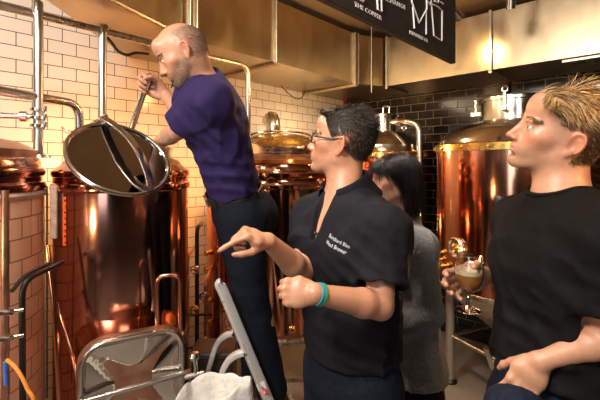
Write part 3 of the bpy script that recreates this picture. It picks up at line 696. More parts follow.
for off, sh, nm in ((V3(0, 0, 0), 0, 0), (WL*.72, 1, 1)):
    j = at(246, 352, 1.535)+off if not sh else at(234, 333, 1.86)
    pts = [j+V3(.0, 0, .002), j+V3(-.045, 0, -.014), j+V3(-.08, 0, -.05), j+V3(-.105, .0, -.12), j+V3(-.20, .0, -.45), V3(j[0]-.255, j[1], .006)]
    bc = MB().tube(spline(pts, 6), .02, 14, flat=(.012, .017, (0, 0, 1))).build('brace', 'aluminium', ld)
    MB().cyl(j+V3(0, -.02, 0), j+V3(0, .02, 0), .007, n=12).build('bolt', 'dark_metal', bc)
# --- mash paddle held in the right hand
PD0, PD1 = at(151, 72, 1.635), at(131, 130, 1.70); dpd = nrm(PD1-PD0); PDE = PD0+dpd*.58
pdl = thing('mash_paddle', 'steel stirring rod held upright in the kettle by the man on the ladder', 'paddle', PDE)
MB().cyl(PD0+dpd*.02, PDE, .0135, n=16).build('shaft', 'steel', pdl)
MB().box(PDE+dpd*.03, (.09, .012, .13), frame(dpd, (0, 1, 0)), .003).build('blade', 'steel', pdl)
MB().sphere(PD0+dpd*.02, .0138, 14, 8).build('end_knob', 'steel', pdl)
# ---------------------------------------------------------------- bodies: distance fields on graded grids, meshed with surface nets
def axis(lo, hi, fine, fs, cs):
    out = [lo]; x = lo
    while x < hi:
        st = cs
        for a, b in fine:
            dd = max(a-x, x-b, 0); st = min(st, fs+.18*dd)
        x += max(st, fs); out.append(x)
    return np.array(out)
class Field:
    def __init__(s, xs, ys, zs): s.ax = (xs, ys, zs); s.f = np.full((len(xs), len(ys), len(zs)), 1., np.float32)
    def sl(s, lo, hi, m):
        r = []
        for a, l, h in zip(s.ax, lo, hi):
            i = max(np.searchsorted(a, l-m)-2, 0); j = min(np.searchsorted(a, h+m)+2, len(a)); r.append(slice(i, max(j, i)))
        return tuple(r)
    def put(s, fn, lo, hi, k=.01, op='u', m=None):
        m = k*1.2+.02 if m is None else m; q = s.sl(lo, hi, m)
        sub = s.f[q]
        if sub.size == 0: return
        X = s.ax[0][q[0]][:, None, None]; Y = s.ax[1][q[1]][None, :, None]; Z = s.ax[2][q[2]][None, None, :]
        d = fn(X, Y, Z)
        if op == 'u':
            h = np.maximum(k-np.abs(sub-d), 0)/k; s.f[q] = np.minimum(sub, d)-h*h*k*.25
        elif op == 's':
            d = -d; h = np.maximum(k-np.abs(sub-d), 0)/k; s.f[q] = np.maximum(sub, d)+h*h*k*.25
        elif op == 'i': s.f[q] = np.maximum(sub, d)
    # primitives
    def cone(s, a, b, r1, r2, k=.01, op='u', flat=False):
        a = np.asarray(a, float); b = np.asarray(b, float); L = b-a; LL = L@L; R = max(r1, r2)
        def fn(X, Y, Z):
            x, y, z = X-a[0], Y-a[1], Z-a[2]; t0 = (x*L[0]+y*L[1]+z*L[2])/LL; t = np.clip(t0, 0, 1)
            d = np.sqrt((x-t*L[0])**2+(y-t*L[1])**2+(z-t*L[2])**2)-(r1+(r2-r1)*t)
            if flat: d = np.maximum(d, (t0-1)*math.sqrt(LL))
            return d
        s.put(fn, np.minimum(a-R, b-R), np.maximum(a+R, b+R), k, op)
    def chain(s, pts, rs, k=.01, op='u'):
        for i in range(len(pts)-1): s.cone(pts[i], pts[i+1], rs[i], rs[i+1], k, op)
    def ell(s, c, r, R=None, k=.01, op='u'):
        c = np.asarray(c, float); r = np.asarray(r, float); R = np.eye(3) if R is None else R; mr = r.min()
        ext = np.sqrt(((R*r)**2).sum(1))
        def fn(X, Y, Z):
            x, y, z = X-c[0], Y-c[1], Z-c[2]
            u = (R[0, 0]*x+R[1, 0]*y+R[2, 0]*z)/r[0]; v = (R[0, 1]*x+R[1, 1]*y+R[2, 1]*z)/r[1]; w = (R[0, 2]*x+R[1, 2]*y+R[2, 2]*z)/r[2]
            n0 = np.sqrt(u*u+v*v+w*w); n1 = np.sqrt((u/r[0])**2+(v/r[1])**2+(w/r[2])**2)+1e-9
            return n0*(n0-1)/n1
        s.put(fn, c-ext, c+ext, k, op)
    def econe(s, a, b, xr, ra, rb, k=.02, op='u', flat0=False, flat1=False, pw=2.):
        """elliptical tapered column from a to b; ra, rb = (half-width along xr, half-depth)"""
        a = np.asarray(a, float); b = np.asarray(b, float); L = b-a; ln = np.linalg.norm(L); w = L/ln
        u = np.asarray(xr, float); u = nrm(u-w*np.dot(u, w)); v = np.cross(w, u); R = max(*ra, *rb)
        def fn(X, Y, Z):
            x, y, z = X-a[0], Y-a[1], Z-a[2]; h = x*w[0]+y*w[1]+z*w[2]; t = np.clip(h/ln, 0, 1); p = x*u[0]+y*u[1]+z*u[2]; q = x*v[0]+y*v[1]+z*v[2]
            A = ra[0]+(rb[0]-ra[0])*t; B = ra[1]+(rb[1]-ra[1])*t; e = h-t*ln; m = np.minimum(A, B)
            qq = (np.abs(p/A)**pw+np.abs(q/B)**pw)**(1/pw)
            d = (np.sqrt(qq**2+(e/m)**2)-1)*m
            if flat1: d = np.maximum(d, h-ln)
            if flat0: d = np.maximum(d, -h)
            return d
        s.put(fn, np.minimum(a, b)-R, np.maximum(a, b)+R, k, op)
    def plane(s, p, n, lo=None, hi=None, thick=0):
        """keep the side the normal points away from"""
        n = nrm(n); p = np.asarray(p, float)
        fn = lambda X, Y, Z: (X-p[0])*n[0]+(Y-p[1])*n[1]+(Z-p[2])*n[2]
        if lo is None: lo = [a[0] for a in s.ax]; hi = [a[-1] for a in s.ax]
        s.put(fn, np.asarray(lo), np.asarray(hi), .001, 'i', 0)
    def warp(s, fn):
        I = np.nonzero(np.abs(s.f) < .03); P = np.stack([s.ax[0][I[0]], s.ax[1][I[1]], s.ax[2][I[2]]], 1); s.f[I] += fn(P).astype(np.float32)
    def mesh(s):
        f = s.f; neg = f < 0; nx, ny, nz = f.shape
        c = np.zeros((nx-1, ny-1, nz-1), np.int8)
        for i in (0, 1):
            for j in (0, 1):
                for k in (0, 1): c += neg[i:nx-1+i, j:ny-1+j, k:nz-1+k]
        I = np.nonzero((c > 0) & (c < 8)); n = len(I[0]); idx = np.full(c.shape, -1, np.int32); idx[I] = np.arange(n)
        acc = np.zeros((n, 3)); cnt = np.zeros(n)
        cor_ = [(i, j, k) for i in (0, 1) for j in (0, 1) for k in (0, 1)]
        def val(o): return f[I[0]+o[0], I[1]+o[1], I[2]+o[2]]
        def pos(o): return np.stack([s.ax[0][I[0]+o[0]], s.ax[1][I[1]+o[1]], s.ax[2][I[2]+o[2]]], 1)
        for a in cor_:
            for d in range(3):
                if a[d]: continue
                b = list(a); b[d] = 1; va, vb = val(a), val(b); m = (va < 0) != (vb < 0)
                t = np.where(m, va/np.where(m, va-vb, 1), 0); acc += np.where(m[:, None], pos(a)*(1-t[:, None])+pos(b)*t[:, None], 0); cnt += m
        V = acc/cnt[:, None]; F = []
        for d in range(3):
            sl0 = [slice(None)]*3; sl1 = [slice(None)]*3; sl0[d] = slice(0, -1); sl1[d] = slice(1, None)
            e = neg[tuple(sl0)] != neg[tuple(sl1)]; p, q = [(1, 2), (2, 0), (0, 1)][d]
            J = np.nonzero(e); J = [np.array(x) for x in J]; ok = (J[p] > 0) & (J[q] > 0) & (J[p] < f.shape[p]-1) & (J[q] < f.shape[q]-1); J = [x[ok] for x in J]
            st = neg[tuple(J)]
            def cell(dp, dq): K_ = [x.copy() for x in J]; K_[p] += dp; K_[q] += dq; return idx[tuple(K_)]
            Q = np.stack([cell(-1, -1), cell(0, -1), cell(0, 0), cell(-1, 0)], 1)
            Q[~st] = Q[~st][:, ::-1]; F.append(Q)
        return V, np.concatenate(F)
def fast_mesh(name, V, F, org, cols=None):
    me = bpy.data.meshes.new(name); V = np.asarray(V, np.float32)-np.asarray(org, np.float32); n, k = F.shape
    me.vertices.add(len(V)); me.vertices.foreach_set('co', V.ravel())
    me.loops.add(n*k); me.loops.foreach_set('vertex_index', np.ascontiguousarray(F, np.int32).ravel())
    me.polygons.add(n); me.polygons.foreach_set('loop_start', np.arange(0, n*k, k, dtype=np.int32)); me.polygons.foreach_set('loop_total', np.full(n, k, np.int32))
    me.update(calc_edges=True); me.validate()
    if cols is not None:
        a = me.color_attributes.new('Col', 'FLOAT_COLOR', 'POINT'); a.data.foreach_set('color', np.concatenate([cols, np.ones((len(cols), 1))], 1).astype(np.float32).ravel())
    return me
def relax(V, F, it=2, lam=.5):
    V = V.copy()
    for _ in range(it):
        a = np.zeros_like(V); c = np.zeros(len(V))
        for i in range(4):
            j = (i+1) % 4; np.add.at(a, F[:, i], V[F[:, j]]); np.add.at(c, F[:, i], 1); np.add.at(a, F[:, j], V[F[:, i]]); np.add.at(c, F[:, j], 1)
        V += lam*(a/np.maximum(c, 1)[:, None]-V)
    return V
def vnormals(V, F):
    n = np.cross(V[F[:, 2]]-V[F[:, 0]], V[F[:, 3]]-V[F[:, 1]]); N = np.zeros_like(V)
    for i in range(4): np.add.at(N, F[:, i], n)
    return N/(np.linalg.norm(N, axis=1)[:, None]+1e-12)
def sdf_obj(name, fld, m, parent=None, org=None, cols=None, it=1):
    V, F = fld.mesh(); V = relax(V, F, it)
    o = bpy.data.objects.new(name, fast_mesh(name, V, F, org, cols(V) if cols else None))
    finish(o, m, parent, org, None); o.data.polygons.foreach_set('use_smooth', [True]*len(o.data.polygons))
    return o, V, F

# ---------------------------------------------------------------- head, hands
class Head:
    def __init__(s, c, F, U, sc=1.): 
        F = nrm(F); U = np.asarray(U, float); L = nrm(np.cross(U, F)); U = np.cross(F, L); s.R = np.stack([F, L, U], 1); s.c = np.asarray(c, float); s.s = sc
    def w(s, p): return s.c+s.s*(s.R@np.asarray(p, float))
    def loc(s, P): return ((np.asarray(P)-s.c)@s.R)/s.s
def build_head(f, h, neck_to, neck_r=.056, fem=False, jaw=1., nose=1., slot=.0038):
    S = h.s; w = h.w; R = h.R
    E = lambda c, r, k=.01, op='u', Rl=None: f.ell(w(c), np.array(r)*S, R if Rl is None else R@Rl, k*S, op)
    Cn = lambda a, b, r1, r2, k=.01, op='u': f.cone(w(a), w(b), r1*S, r2*S, k*S, op)
    E((-.012, 0, .030), (.096, .076, .084), .02)
    E((-.03, 0, .012), (.074, .070, .07), .03)
    E((.032, 0, -.032), (.052, .056, .078), .03)                       # face
    for y in (-1, 1):
        Cn((-.006, .048*y, -.058), (.066, .018*y, -.099), .015*jaw, .0145*jaw, .03)     # jaw line
        Cn((-.01, .053*y, -.01), (-.006, .048*y, -.058), .016, .0145*jaw, .03)
        E((.050, .042*y, -.020), (.026, .018, .018), .025)             # cheek bone
        E((.058, .030*y, -.050), (.020, .016, .022), .02)              # cheek
    E((.078, 0, -.099), (.016, .021*jaw, .015), .02)                   # chin
    E((.028, 0, -.080), (.040, .034, .016), .03)                       # under the chin
    E((.066, 0, .060), (.022, .050, .030), .03)                        # forehead
    for y in (-1, 1): E((.078, .028*y, .0165), (.0125, .025, .0075 if not fem else .005), .012)   # brow
    E((.074, 0, -.062), (.022, .032, .027), .02)                       # muzzle
    for y in (-1, 1): E((.093, .031*y, -.001), (.012, .0165, .0095), .012, 's')            # sockets
    Cn((.086, 0, .010), (.107*nose**.3, 0, -.030), .0075, .0095, .012)            # nose
    Cn((.080, 0, .0), (.088, 0, -.036), .0115, .0135, .01)
    E((.108*nose**.3, 0, -.0335), (.0115, .0105, .0095), .006)
    for y in (-1, 1):
        E((.098, .0125*y, -.037), (.011, .0065, .0075), .005)
        E((.1015, .0058*y, -.0465), (.005, .0026, .0028), .003, 's')
    E((.0935, 0, -.0595), (.0075, .021, .0052), .005); E((.0915, 0, -.0705), (.0078, .019, .0062), .005)
    E((.102, 0, -.0648), (.014, .022, .0011), .003, 's')               # mouth line
    E((.088, 0, -.082), (.008, .02, .004), .008, 's')
    for y in (-1, 1):                                                  # lids
        E((.0735, .031*y, .0), (.0142, .0158, .0132), .003)
        E((.081, .0325*y, -.0008), (.0155, .0148, slot*1.15), .0015, 's')
    if not fem or True:
        for y in (-1, 1):                                              # ears
            t = rotm((0, 0, 1), y*-.62)@rotm((0, 1, 0), -.22)
            o = np.array((-.017, .080*y, -.016))
            E(o, (.0175, .0055, .029), .006, 'u', t)
            ring = [o+t@np.array((.0172*math.cos(a)-.001, .0055*y, .0275*math.sin(a)+.003)) for a in np.linspace(-.35, 3.9, 12)]
            for i in range(11): Cn(ring[i], ring[i+1], .0038, .0038, .002)
            E(o+t@np.array((.002, .0080*y, -.001)), (.0105, .0068, .0165), .003, 's', t)
            E(o+t@np.array((.006, .001*y, -.028)), (.0085, .0048, .0085), .005, 'u', t)
            E(o+t@np.array((.0145, .002*y, -.006)), (.005, .004, .007), .004, 'u', t)
    n0 = w((-.030, 0, -.045)); n1 = w((.0, 0, -.085)); 
    f.cone(n0, neck_to, neck_r*S, neck_r*1.06, .03)
    f.cone(w((-.012, 0, -.078)), np.asarray(neck_to)+R[:, 0]*.016, neck_r*.74*S, neck_r*.86, .03)
def eyes(h, parent, gaze=(1, 0, 0), iris=(.10, .14, .16)):
    g = nrm(gaze)
    for y in (-1, 1):
        mb = MB().sphere((0, 0, 0), 1, 28, 20); P = np.array(mb.v); dd = P@g; cols = np.where(dd[:, None] > .975, (.004, .004, .004), np.where(dd[:, None] > .86, iris, (.42, .39, .37)))
        # spheres are built around the gaze so the iris is round
        Rg = frame(g); P = P@Rg.T; dd = P@g; cols = np.where(dd[:, None] > .972, (.004, .004, .004), np.where(dd[:, None] > .84, iris, (.42, .39, .37)))
        V = np.array([h.w(np.array((.0743, .0312*y, -.0003))+.0121*p) for p in P]); F3 = [fc for fc in mb.f]
        me = bpy.data.meshes.new('eye'); me.from_pydata([tuple(v-np.array(parent['_org'])) for v in V], [], F3)
        a = me.color_attributes.new('Col', 'FLOAT_COLOR', 'POINT'); a.data.foreach_set('color', np.concatenate([cols, np.ones((len(cols), 1))], 1).astype(np.float32).ravel())
        finish(bpy.data.objects.new('eye', me), 'eye', parent, parent['_org'], 180)
FING = [(.090, .0300, .0, (.044, .027, .022), .0092), (.095, .0095, .0025, (.048, .030, .023), .0095), (.091, -.0115, .0, (.044, .028, .022), .0090), (.082, -.0305, -.004, (.035, .021, .020), .0078)]
def hand(f, wrist, X, Z, side, bends, thumb, splay=(.10, .02, -.06, -.16), sc=1., wr=.026):
    """X towards the fingers, Z out of the back of the hand; side +1 right, -1 left; returns finger tips"""
    X = nrm(X); Z = np.asarray(Z, float); Z = nrm(Z-X*np.dot(X, Z)); Y = np.cross(Z, X)*side; w = np.asarray(wrist, float)
    L = lambda p: w+sc*(X*p[0]+Y*p[1]+Z*p[2]); tips = []
    f.econe(L((.0, 0, 0)), L((.05, .003, -.001)), Y, (.027*sc, .019*sc), (.039*sc, .016*sc), .012)
    f.econe(L((.045, .003, -.001)), L((.080, .001, 0)), Y, (.038*sc, .016*sc), (.038*sc, .0125*sc), .012)
    f.ell(L((.036, .024, -.011)), np.array((.036, .015, .016))*sc, np.stack([nrm(X+.3*Y), nrm(Y-.3*X), Z], 1), .012)       # ball of the thumb
    f.ell(L((.045, -.026, -.010)), np.array((.038, .012, .014))*sc, np.stack([X, Y, Z], 1), .012)
    for (bx, by, bz, ln, r), bd, sp in zip(FING, bends, splay):
        p = np.array((bx-.012, by, bz-.001)); q = np.array((bx, by, bz)); f.cone(L(p), L(q), r*1.05*sc, r*1.08*sc, .008)
        ang = 0; pts = [q]; rs = [r*1.06]
        for l, b in zip(ln, bd):
            ang += b; d = np.array((math.cos(ang)*math.cos(sp), math.sin(sp)*max(.25, math.cos(ang)), -math.sin(ang))); pts.append(pts[-1]+l*d/np.linalg.norm(d)); rs.append(rs[-1]*.93)
        for i in range(3): f.cone(L(pts[i]), L(pts[i+1]), rs[i]*sc, rs[i+1]*sc*.97, .0022)
        for i in (1, 2): f.ell(L(pts[i]+np.array((0, 0, .0008))), np.full(3, rs[i]*1.04*sc), None, .003)
        f.ell(L(q+np.array((-.001, 0, .0025))), np.array((.010, .0085, .0095))*sc, np.stack([X, Y, Z], 1), .008)   # knuckle
        tips.append(L(pts[-1]))
    tp = [np.array((.022, .026, -.010))]; rs = [.0135, .0115, .0105, .0085]
    for l, d in zip((.044, .034, .027), thumb): tp.append(tp[-1]+l*nrm(d))
    for i in range(3): f.cone(L(tp[i]), L(tp[i+1]), rs[i]*sc, rs[i+1]*sc, .008 if i == 0 else .003)
    f.ell(L(tp[2]), np.full(3, .0113*sc), None, .004)
    tips.append(L(tp[-1])); return tips
# ---------------------------------------------------------------- strands of hair
def strands(name, roots, nors, h, flow, length, width, parent, cols, seg=7, lift=.5, clump=.5, jit=.25, keep=.004, grav=0., minr=None, seed=1, ell_c=(-.012, 0, .030), ell_r=(.096, .076, .084), m='hair', curl=0.):
    r = np.random.default_rng(seed); n = len(roots); P = np.array(roots, float); Lc = h.loc(P)
    nz = lambda q, s_, sc: np.stack([noise3(q, s_+i, sc) for i in range(3)], 1)
    fl = flow(Lc)@h.R.T; cl = nz(Lc, seed*7, 55.)*clump+r.normal(size=(n, 3))*jit
    D = fl+nors*lift+cl*.5; D /= np.linalg.norm(D, axis=1)[:, None]
    ln = length(Lc)*(1+.25*r.normal(size=n)).clip(.45, 1.5) if callable(length) else length*(1+.25*r.normal(size=n)).clip(.45, 1.5)
    pts = [P-nors*.002]; ec = np.array(ell_c); er = np.array(ell_r)
    for k in range(seg):
        Lc = h.loc(P); f2 = flow(Lc)@h.R.T; t = (k+1)/seg
        D = D*.62+(f2+cl*.6+nz(Lc, seed*7+3, 28.)*curl)*.38; D[:, 2] -= grav*t; D /= np.linalg.norm(D, axis=1)[:, None]
        P = P+D*(ln/seg)[:, None]
        q = (h.loc(P)-ec)/er; rr = np.linalg.norm(q, axis=1); lim = 1+keep/.08*(.5+t); bad = rr < lim
        if bad.any(): P[bad] = (h.c+h.s*(((q[bad]/rr[bad][:, None]*lim[bad][:, None] if lim.ndim else lim)*er+ec)@h.R.T) if False else h.c+h.s*((q[bad]/rr[bad][:, None]*lim*er+ec)@h.R.T)) if np.isscalar(lim) else P[bad]
        pts.append(P.copy())
    pts = np.stack(pts, 1); T = np.gradient(pts, axis=1); T /= np.linalg.norm(T, axis=2)[:, :, None]+1e-9
    rv = nrm(r.normal(size=3)); a1 = np.cross(T, rv); a1 /= np.linalg.norm(a1, axis=2)[:, :, None]+1e-9; a2 = np.cross(T, a1)
    tt = np.linspace(0, 1, seg+1); wd = width*np.maximum(.12, 1-tt**2.2)[None, :, None]*(.7+.6*r.random(n))[:, None, None]
    Vs = [pts+wd*(math.cos(g)*a1+math.sin(g)*a2) for g in (0, 2.094, 4.189)]
    V = np.stack(Vs, 2).reshape(-1, 3); F = []
    base = (np.arange(n)[:, None]*(seg+1)+np.arange(seg)[None]).reshape(-1)*3
    for g in range(3): g2 = (g+1) % 3; F.append(np.stack([base+g, base+g2, base+3+g2, base+3+g], 1))
    F = np.concatenate(F); cc = cols(h.loc(np.array(roots)), r)       # one colour for each strand
    cc = np.repeat(cc, (seg+1)*3, axis=0)
    me = fast_mesh(name, V, F, parent['_org'], cc); o = bpy.data.objects.new(name, me); finish(o, m, parent, parent['_org'], None)
    me.polygons.foreach_set('use_smooth', [True]*len(me.polygons)); return o
def pick(V, N, mask, n, seed=0):
    r = np.random.default_rng(seed); i = np.nonzero(mask)[0]
    if len(i) == 0: return np.zeros((0, 3)), np.zeros((0, 3))
    j = r.choice(i, n, True); return V[j]+r.normal(size=(n, 3))*.0011, N[j]
def mixc(a, b, t): t = np.clip(t, 0, 1)[:, None]; return a*(1-t)+np.asarray(b)*t
def sm(x, a, b): t = np.clip((x-a)/(b-a), 0, 1); return t*t*(3-2*t)
# ---------------------------------------------------------------- people
def torso(f, J, g=0., k=.03, hem=None, s=1., belly=0.):
    p, c, n = (np.asarray(J[q], float) for q in ('pelvis', 'chest', 'neck')); up = nrm(c-p); Lv = J['L']
    bx = J.get('build', (1., 1.)); a, b = s*bx[0], s*bx[1]
    if hem is None: f.econe(p-up*.06, p+up*.08, Lv, (.158*a+g, .112*b+g), (.145*a+g, .102*b+g), k)
    f.econe(p+up*.05 if hem is None else hem, c, Lv, (.148*a+g, (.104+belly)*b+g) if hem is None else (.168*a+g, (.118+belly)*b+g), (.168*a+g, .116*b+g), k, flat0=hem is not None)
    f.econe(c, c+up*.10*s, Lv, (.168*a+g, .116*b+g), (.155*a+g, .095*b+g), k)
    for q in (0, 1):
        f.cone(n+up*-.02*s, J['sh'][q]+up*.0, .052*s+g*.8, .054*s+g*.8, .05)
        f.cone(c+up*.05*s, J['sh'][q]-up*.01, .09*s+g*.5, .058*s+g*.8, .05)
        f.ell(c+J['F']*.065*s*b+Lv*(.075 if q == 0 else -.075)*a+up*.02, (.075*a+g, .055*b+g, .075*s+g), np.stack([nrm(Lv), nrm(np.cross(up, Lv)), up], 1), .05)
def limbs(f, J, s=1., legs=True):
    for q in (0, 1):
        S_, E_, W_ = J['sh'][q], J['el'][q], J['wr'][q]
        a_ = s*J.get('arm', 1.); f.cone(S_, E_, .050*s, .041*a_, .03); m = E_+(W_-E_)*.28
        f.chain([E_, m, W_], [.0395*a_, .0425*a_, .0265*a_], .012)
        if not legs: continue
        H_, N_, A_ = J['hip'][q], J['kn'][q], J['an'][q]
        f.cone(H_, N_, .084*s, .056*s, .04); c = N_+(A_-N_)*.3-J['F']*.012
        f.chain([N_, c, A_], [.055*s, .057*s, .037*s], .02)
        t = J['toe'][q]; f.econe(A_+V3(0, 0, -.045)-t*.03, A_+V3(0, 0, -.055)+t*.15, np.cross(t, (0, 0, 1)), (.036*s, .032*s), (.040*s, .020*s), .02)
def skin_fn(h, base, scalp=None, scol=(.05, .04, .035), beard=None, bcol=(.1, .07, .05), lips=(.42, .17, .13), flush=.5, under=None):
    base = np.array(base); red = base*np.array((1.05, .66, .58))
    def fn(V):
        L = h.loc(V); x, y, z = L.T; ay = np.abs(y); C_ = np.repeat(base[None], len(V), 0)
        near = (np.linalg.norm(L-np.array((0, 0, 0)), axis=1) < .2)
        C_ *= (1+.05*noise3(L, 11, 60.))[:, None]
        e = sm(ay, .0735, .0795)*np.exp(-(((x+.02)/.024)**4+((z+.014)/.042)**4))*near; ear = e
        e = np.exp(-(((x-.108)/.016)**2+(y/.018)**2+((z+.034)/.016)**2))*near; C_ = mixc(C_, red, e*flush)
        e = np.exp(-(((x-.058)/.03)**2+((ay-.045)/.022)**2+((z+.028)/.022)**2))*near; C_ = mixc(C_, red, e*flush*.75)
        if beard is not None: C_ = mixc(C_, bcol, beard(x, ay, z)*near)
        e = np.exp(-(((z+.065)/.0095)**4+(y/.021)**4))*(x > .078)*near; C_ = mixc(C_, lips, e*.8)
        if scalp is not None: C_ = mixc(C_, scol, scalp(x, ay, z)*near)
        C_ = mixc(C_, base*(1-.5*flush)+.5*flush*red*np.array((1, .8, .75)), ear)
        return C_
    return fn
def person(label, J, h, grid, fem=False, s=1., hands=(), skin=None, neck_r=.056, group=None, jaw=1., nose=1., org=None, slot=.0038):
    f = Field(*grid); torso(f, J, 0., s=s*.97); limbs(f, J, s)
    build_head(f, h, J['neck'], neck_r, fem, jaw, nose, slot)
    for q in hands: hand(f, **q)
    o, V, F = sdf_obj('person', f, 'skin', None, org, skin, 1)
    tag(o, label, 'person'); return o, V, vnormals(V, F)
def eyebrows(h, V, N, parent, col, seed=3, n=260, w=.0007):
    L = h.loc(V); x, y, z = L.T; ay = np.abs(y)
    m = (x > .05)*(ay > .010)*(ay < .052)*(np.abs(z-(.0195+.004*np.sin((ay-.01)*70))) < .0036)
    r0, n0 = pick(V, N, m, n, seed)
    if len(r0) == 0: return
    fl = lambda Lc: np.stack([-.25+0*Lc[:, 0], np.sign(Lc[:, 1])*1., .25-8*(np.abs(Lc[:, 1])-.02)], 1)
    return strands('eyebrows', r0, n0, h, fl, .007, w, parent, lambda L, r: np.array(col)*(.7+.6*r.random((len(L), 1))), seg=3, lift=.2, clump=.05, jit=.1, keep=-.02, seed=seed, ell_r=(.01, .01, .01), ell_c=(0, 0, 0))
def collar(h, base, axis, fwd, parent, m, r0=.066, stand=.035, fall=.05, gap=.5, flare=.034, squash=1.08, tip=.03, name='collar'):
    ax_ = nrm(axis); fw = nrm(np.asarray(fwd)-ax_*np.dot(fwd, ax_)); sd = np.cross(ax_, fw); n = 44; rows = []
    prof = [(0., -.012), (-.002, .4*stand), (.001, stand), (.006, stand+.003), (.011, stand-.004), (.018, stand-.5*fall), (flare, stand-fall)]
    for i in range(n+1):
        a = -PI+gap+(2*PI-2*gap)*i/n; bk = (1+math.cos(a))/2; fr = (1-bk)**2.5; row = []
        for k, (dr, hz) in enumerate(prof):
            t = k/6; r = r0+dr+.012*fr*(k >= 4)*t
            hz2 = hz-(stand*.35*fr if k < 5 else stand*.35*fr+tip*fr*(t-.6)*2.0)
            p = np.asarray(base)+(-math.cos(a)*-1*0)+ax_*hz2+(fw*(-math.cos(a))*r*squash+sd*math.sin(a)*r); row.append(p)
        rows.append(row)
    mb = MB(); K_ = len(prof); vs = [p for r in rows for p in r]; fs = []
    for i in range(n):
        for k in range(K_-1): fs.append((i*K_+k, (i+1)*K_+k, (i+1)*K_+k+1, i*K_+k+1))
    mb.add(vs, fs); o = mb.build(name, m, parent, sharp=70); sd_ = o.modifiers.new('t', 'SOLIDIFY'); sd_.thickness = .0028; sd_.offset = 0
    sb = o.modifiers.new('s', 'SUBSURF'); sb.levels = sb.render_levels = 1; return o
def folds(seed, amp, sc=26., st=(1, 1, .55)):
    st = np.array(st)
    def fn(P): return amp*(.7*noise3(P*st, seed, sc, 1)+1.1*np.abs(noise3(P*st, seed+9, sc*1.5, 1))**.7+.35*noise3(P*st, seed+4, sc*3.2, 1)-.5)
    return fn
def drag(seed, amp, origin, fq=60., rad=.16):
    """creases that fan out from a joint"""
    return None
def crease(seed, amp, o, n, wl, rad):
    o = np.asarray(o); n = nrm(n)
    def fn(P):
        d = P-o; r = np.linalg.norm(d, axis=1); ph = 2*PI*(d@n)/wl+2.2*noise3(P, seed, 14., 2); w = .5+.5*np.sin(ph)
        return -amp*np.exp(-(r/rad)**2)*(w**1.6-.4)*(.6+.4*noise3(P, seed+2, 20., 1))
    return fn
def sleeve(f, J, q, t, g0, g1, r0=.052, r1=.048, k=.035):
    S_, E_ = J['sh'][q], J['el'][q]; e = S_+(E_-S_)*t; f.cone(S_, e, r0+g0, r1+g1, k, flat=True); return S_, e
def scoop(f, J, q, t, r):
    S_, E_ = J['sh'][q], J['el'][q]; d = nrm(E_-S_); e = S_+(E_-S_)*t; f.cone(e-d*.03, e+d*.06, r*.93, r*1.0, .004, 's')
def trousers(name, m, J, parent, grid, g=.012, top=None, up=None, s=1., fold=.004, seed=5, extra=None):
    f = Field(*grid); p = J['pelvis']; upv = nrm(J['chest']-p); Lv = J['L']; bx = J.get('build', (1, 1))
    f.econe(p-upv*.07, p+upv*.10, Lv, (.160*bx[0]*s+g, .114*bx[1]*s+g), (.150*bx[0]*s+g, .105*bx[1]*s+g), .03)
    f.ell(p-J['F']*.05-upv*.06, (.12*s, .11*s, .11*s), None, .04)
    for q in (0, 1):
        H_, N_, A_ = J['hip'][q], J['kn'][q], J['an'][q]; f.cone(H_, N_, .088*s+g, .064*s+g, .03); f.cone(N_, A_+V3(0, 0, .0), .064*s+g, .056*s+g, .02, flat=True)
    if extra: extra(f)
    f.plane(top if top is not None else p+upv*.10, upv if up is None else up, p-.3, p+np.array((.3, .3, .5)))
    f.warp(folds(seed, fold, 30., (1, 1, .8)))
    for q in (0, 1): f.warp(lambda P, q=q: .4*fold*np.sin(95*P[:, 2]+5*noise3(P, seed+3, 9.))*np.exp(-((np.linalg.norm(P-J['kn'][q], axis=1))/.13)**2))
    return sdf_obj(name, f, m, parent, parent['_org'], None, 2)[0]
def shoes(J, parent, m='leather', s=1., high=.09):
    for q in (0, 1):
        A_, t = J['an'][q], J['toe'][q]; sd = np.cross(t, (0, 0, 1)); zf = A_[2]-.09; f = Field(axis(A_[0]-.3, A_[0]+.3, [], .007, .007), axis(A_[1]-.3, A_[1]+.3, [], .007, .007), axis(zf-.01, zf+.2, [], .006, .006))
        b = np.array((A_[0], A_[1], zf))
        f.econe(b-t*.035+V3(0, 0, .035), b+t*.17+V3(0, 0, .028), sd, (.044, .04), (.048, .030), .02); f.cone(b-t*.01+V3(0, 0, .05), A_+V3(0, 0, high-.06), .05, .050, .03, flat=True)
        f.econe(b+t*.05+V3(0, 0, .06), b+t*.12+V3(0, 0, .04), sd, (.038, .03), (.044, .03), .02); f.plane(b+V3(0, 0, .003), (0, 0, -1))
        o = sdf_obj('shoe', f, m, parent, parent['_org'], None, 2)[0]
        mb = MB(); vs = []; pr = [(b+t*x+sd*y) for x, y in ((-.078, -.02), (-.078, .02), (-.05, .042), (.05, .045), (.15, .05), (.205, .03), (.215, 0), (.205, -.03), (.15, -.05), (.05, -.045), (-.05, -.042))]
        mb.prism([(p[0], p[1]) for p in pr], zf+.001, zf+.022); mb.build('sole', 'black_rubber', o)
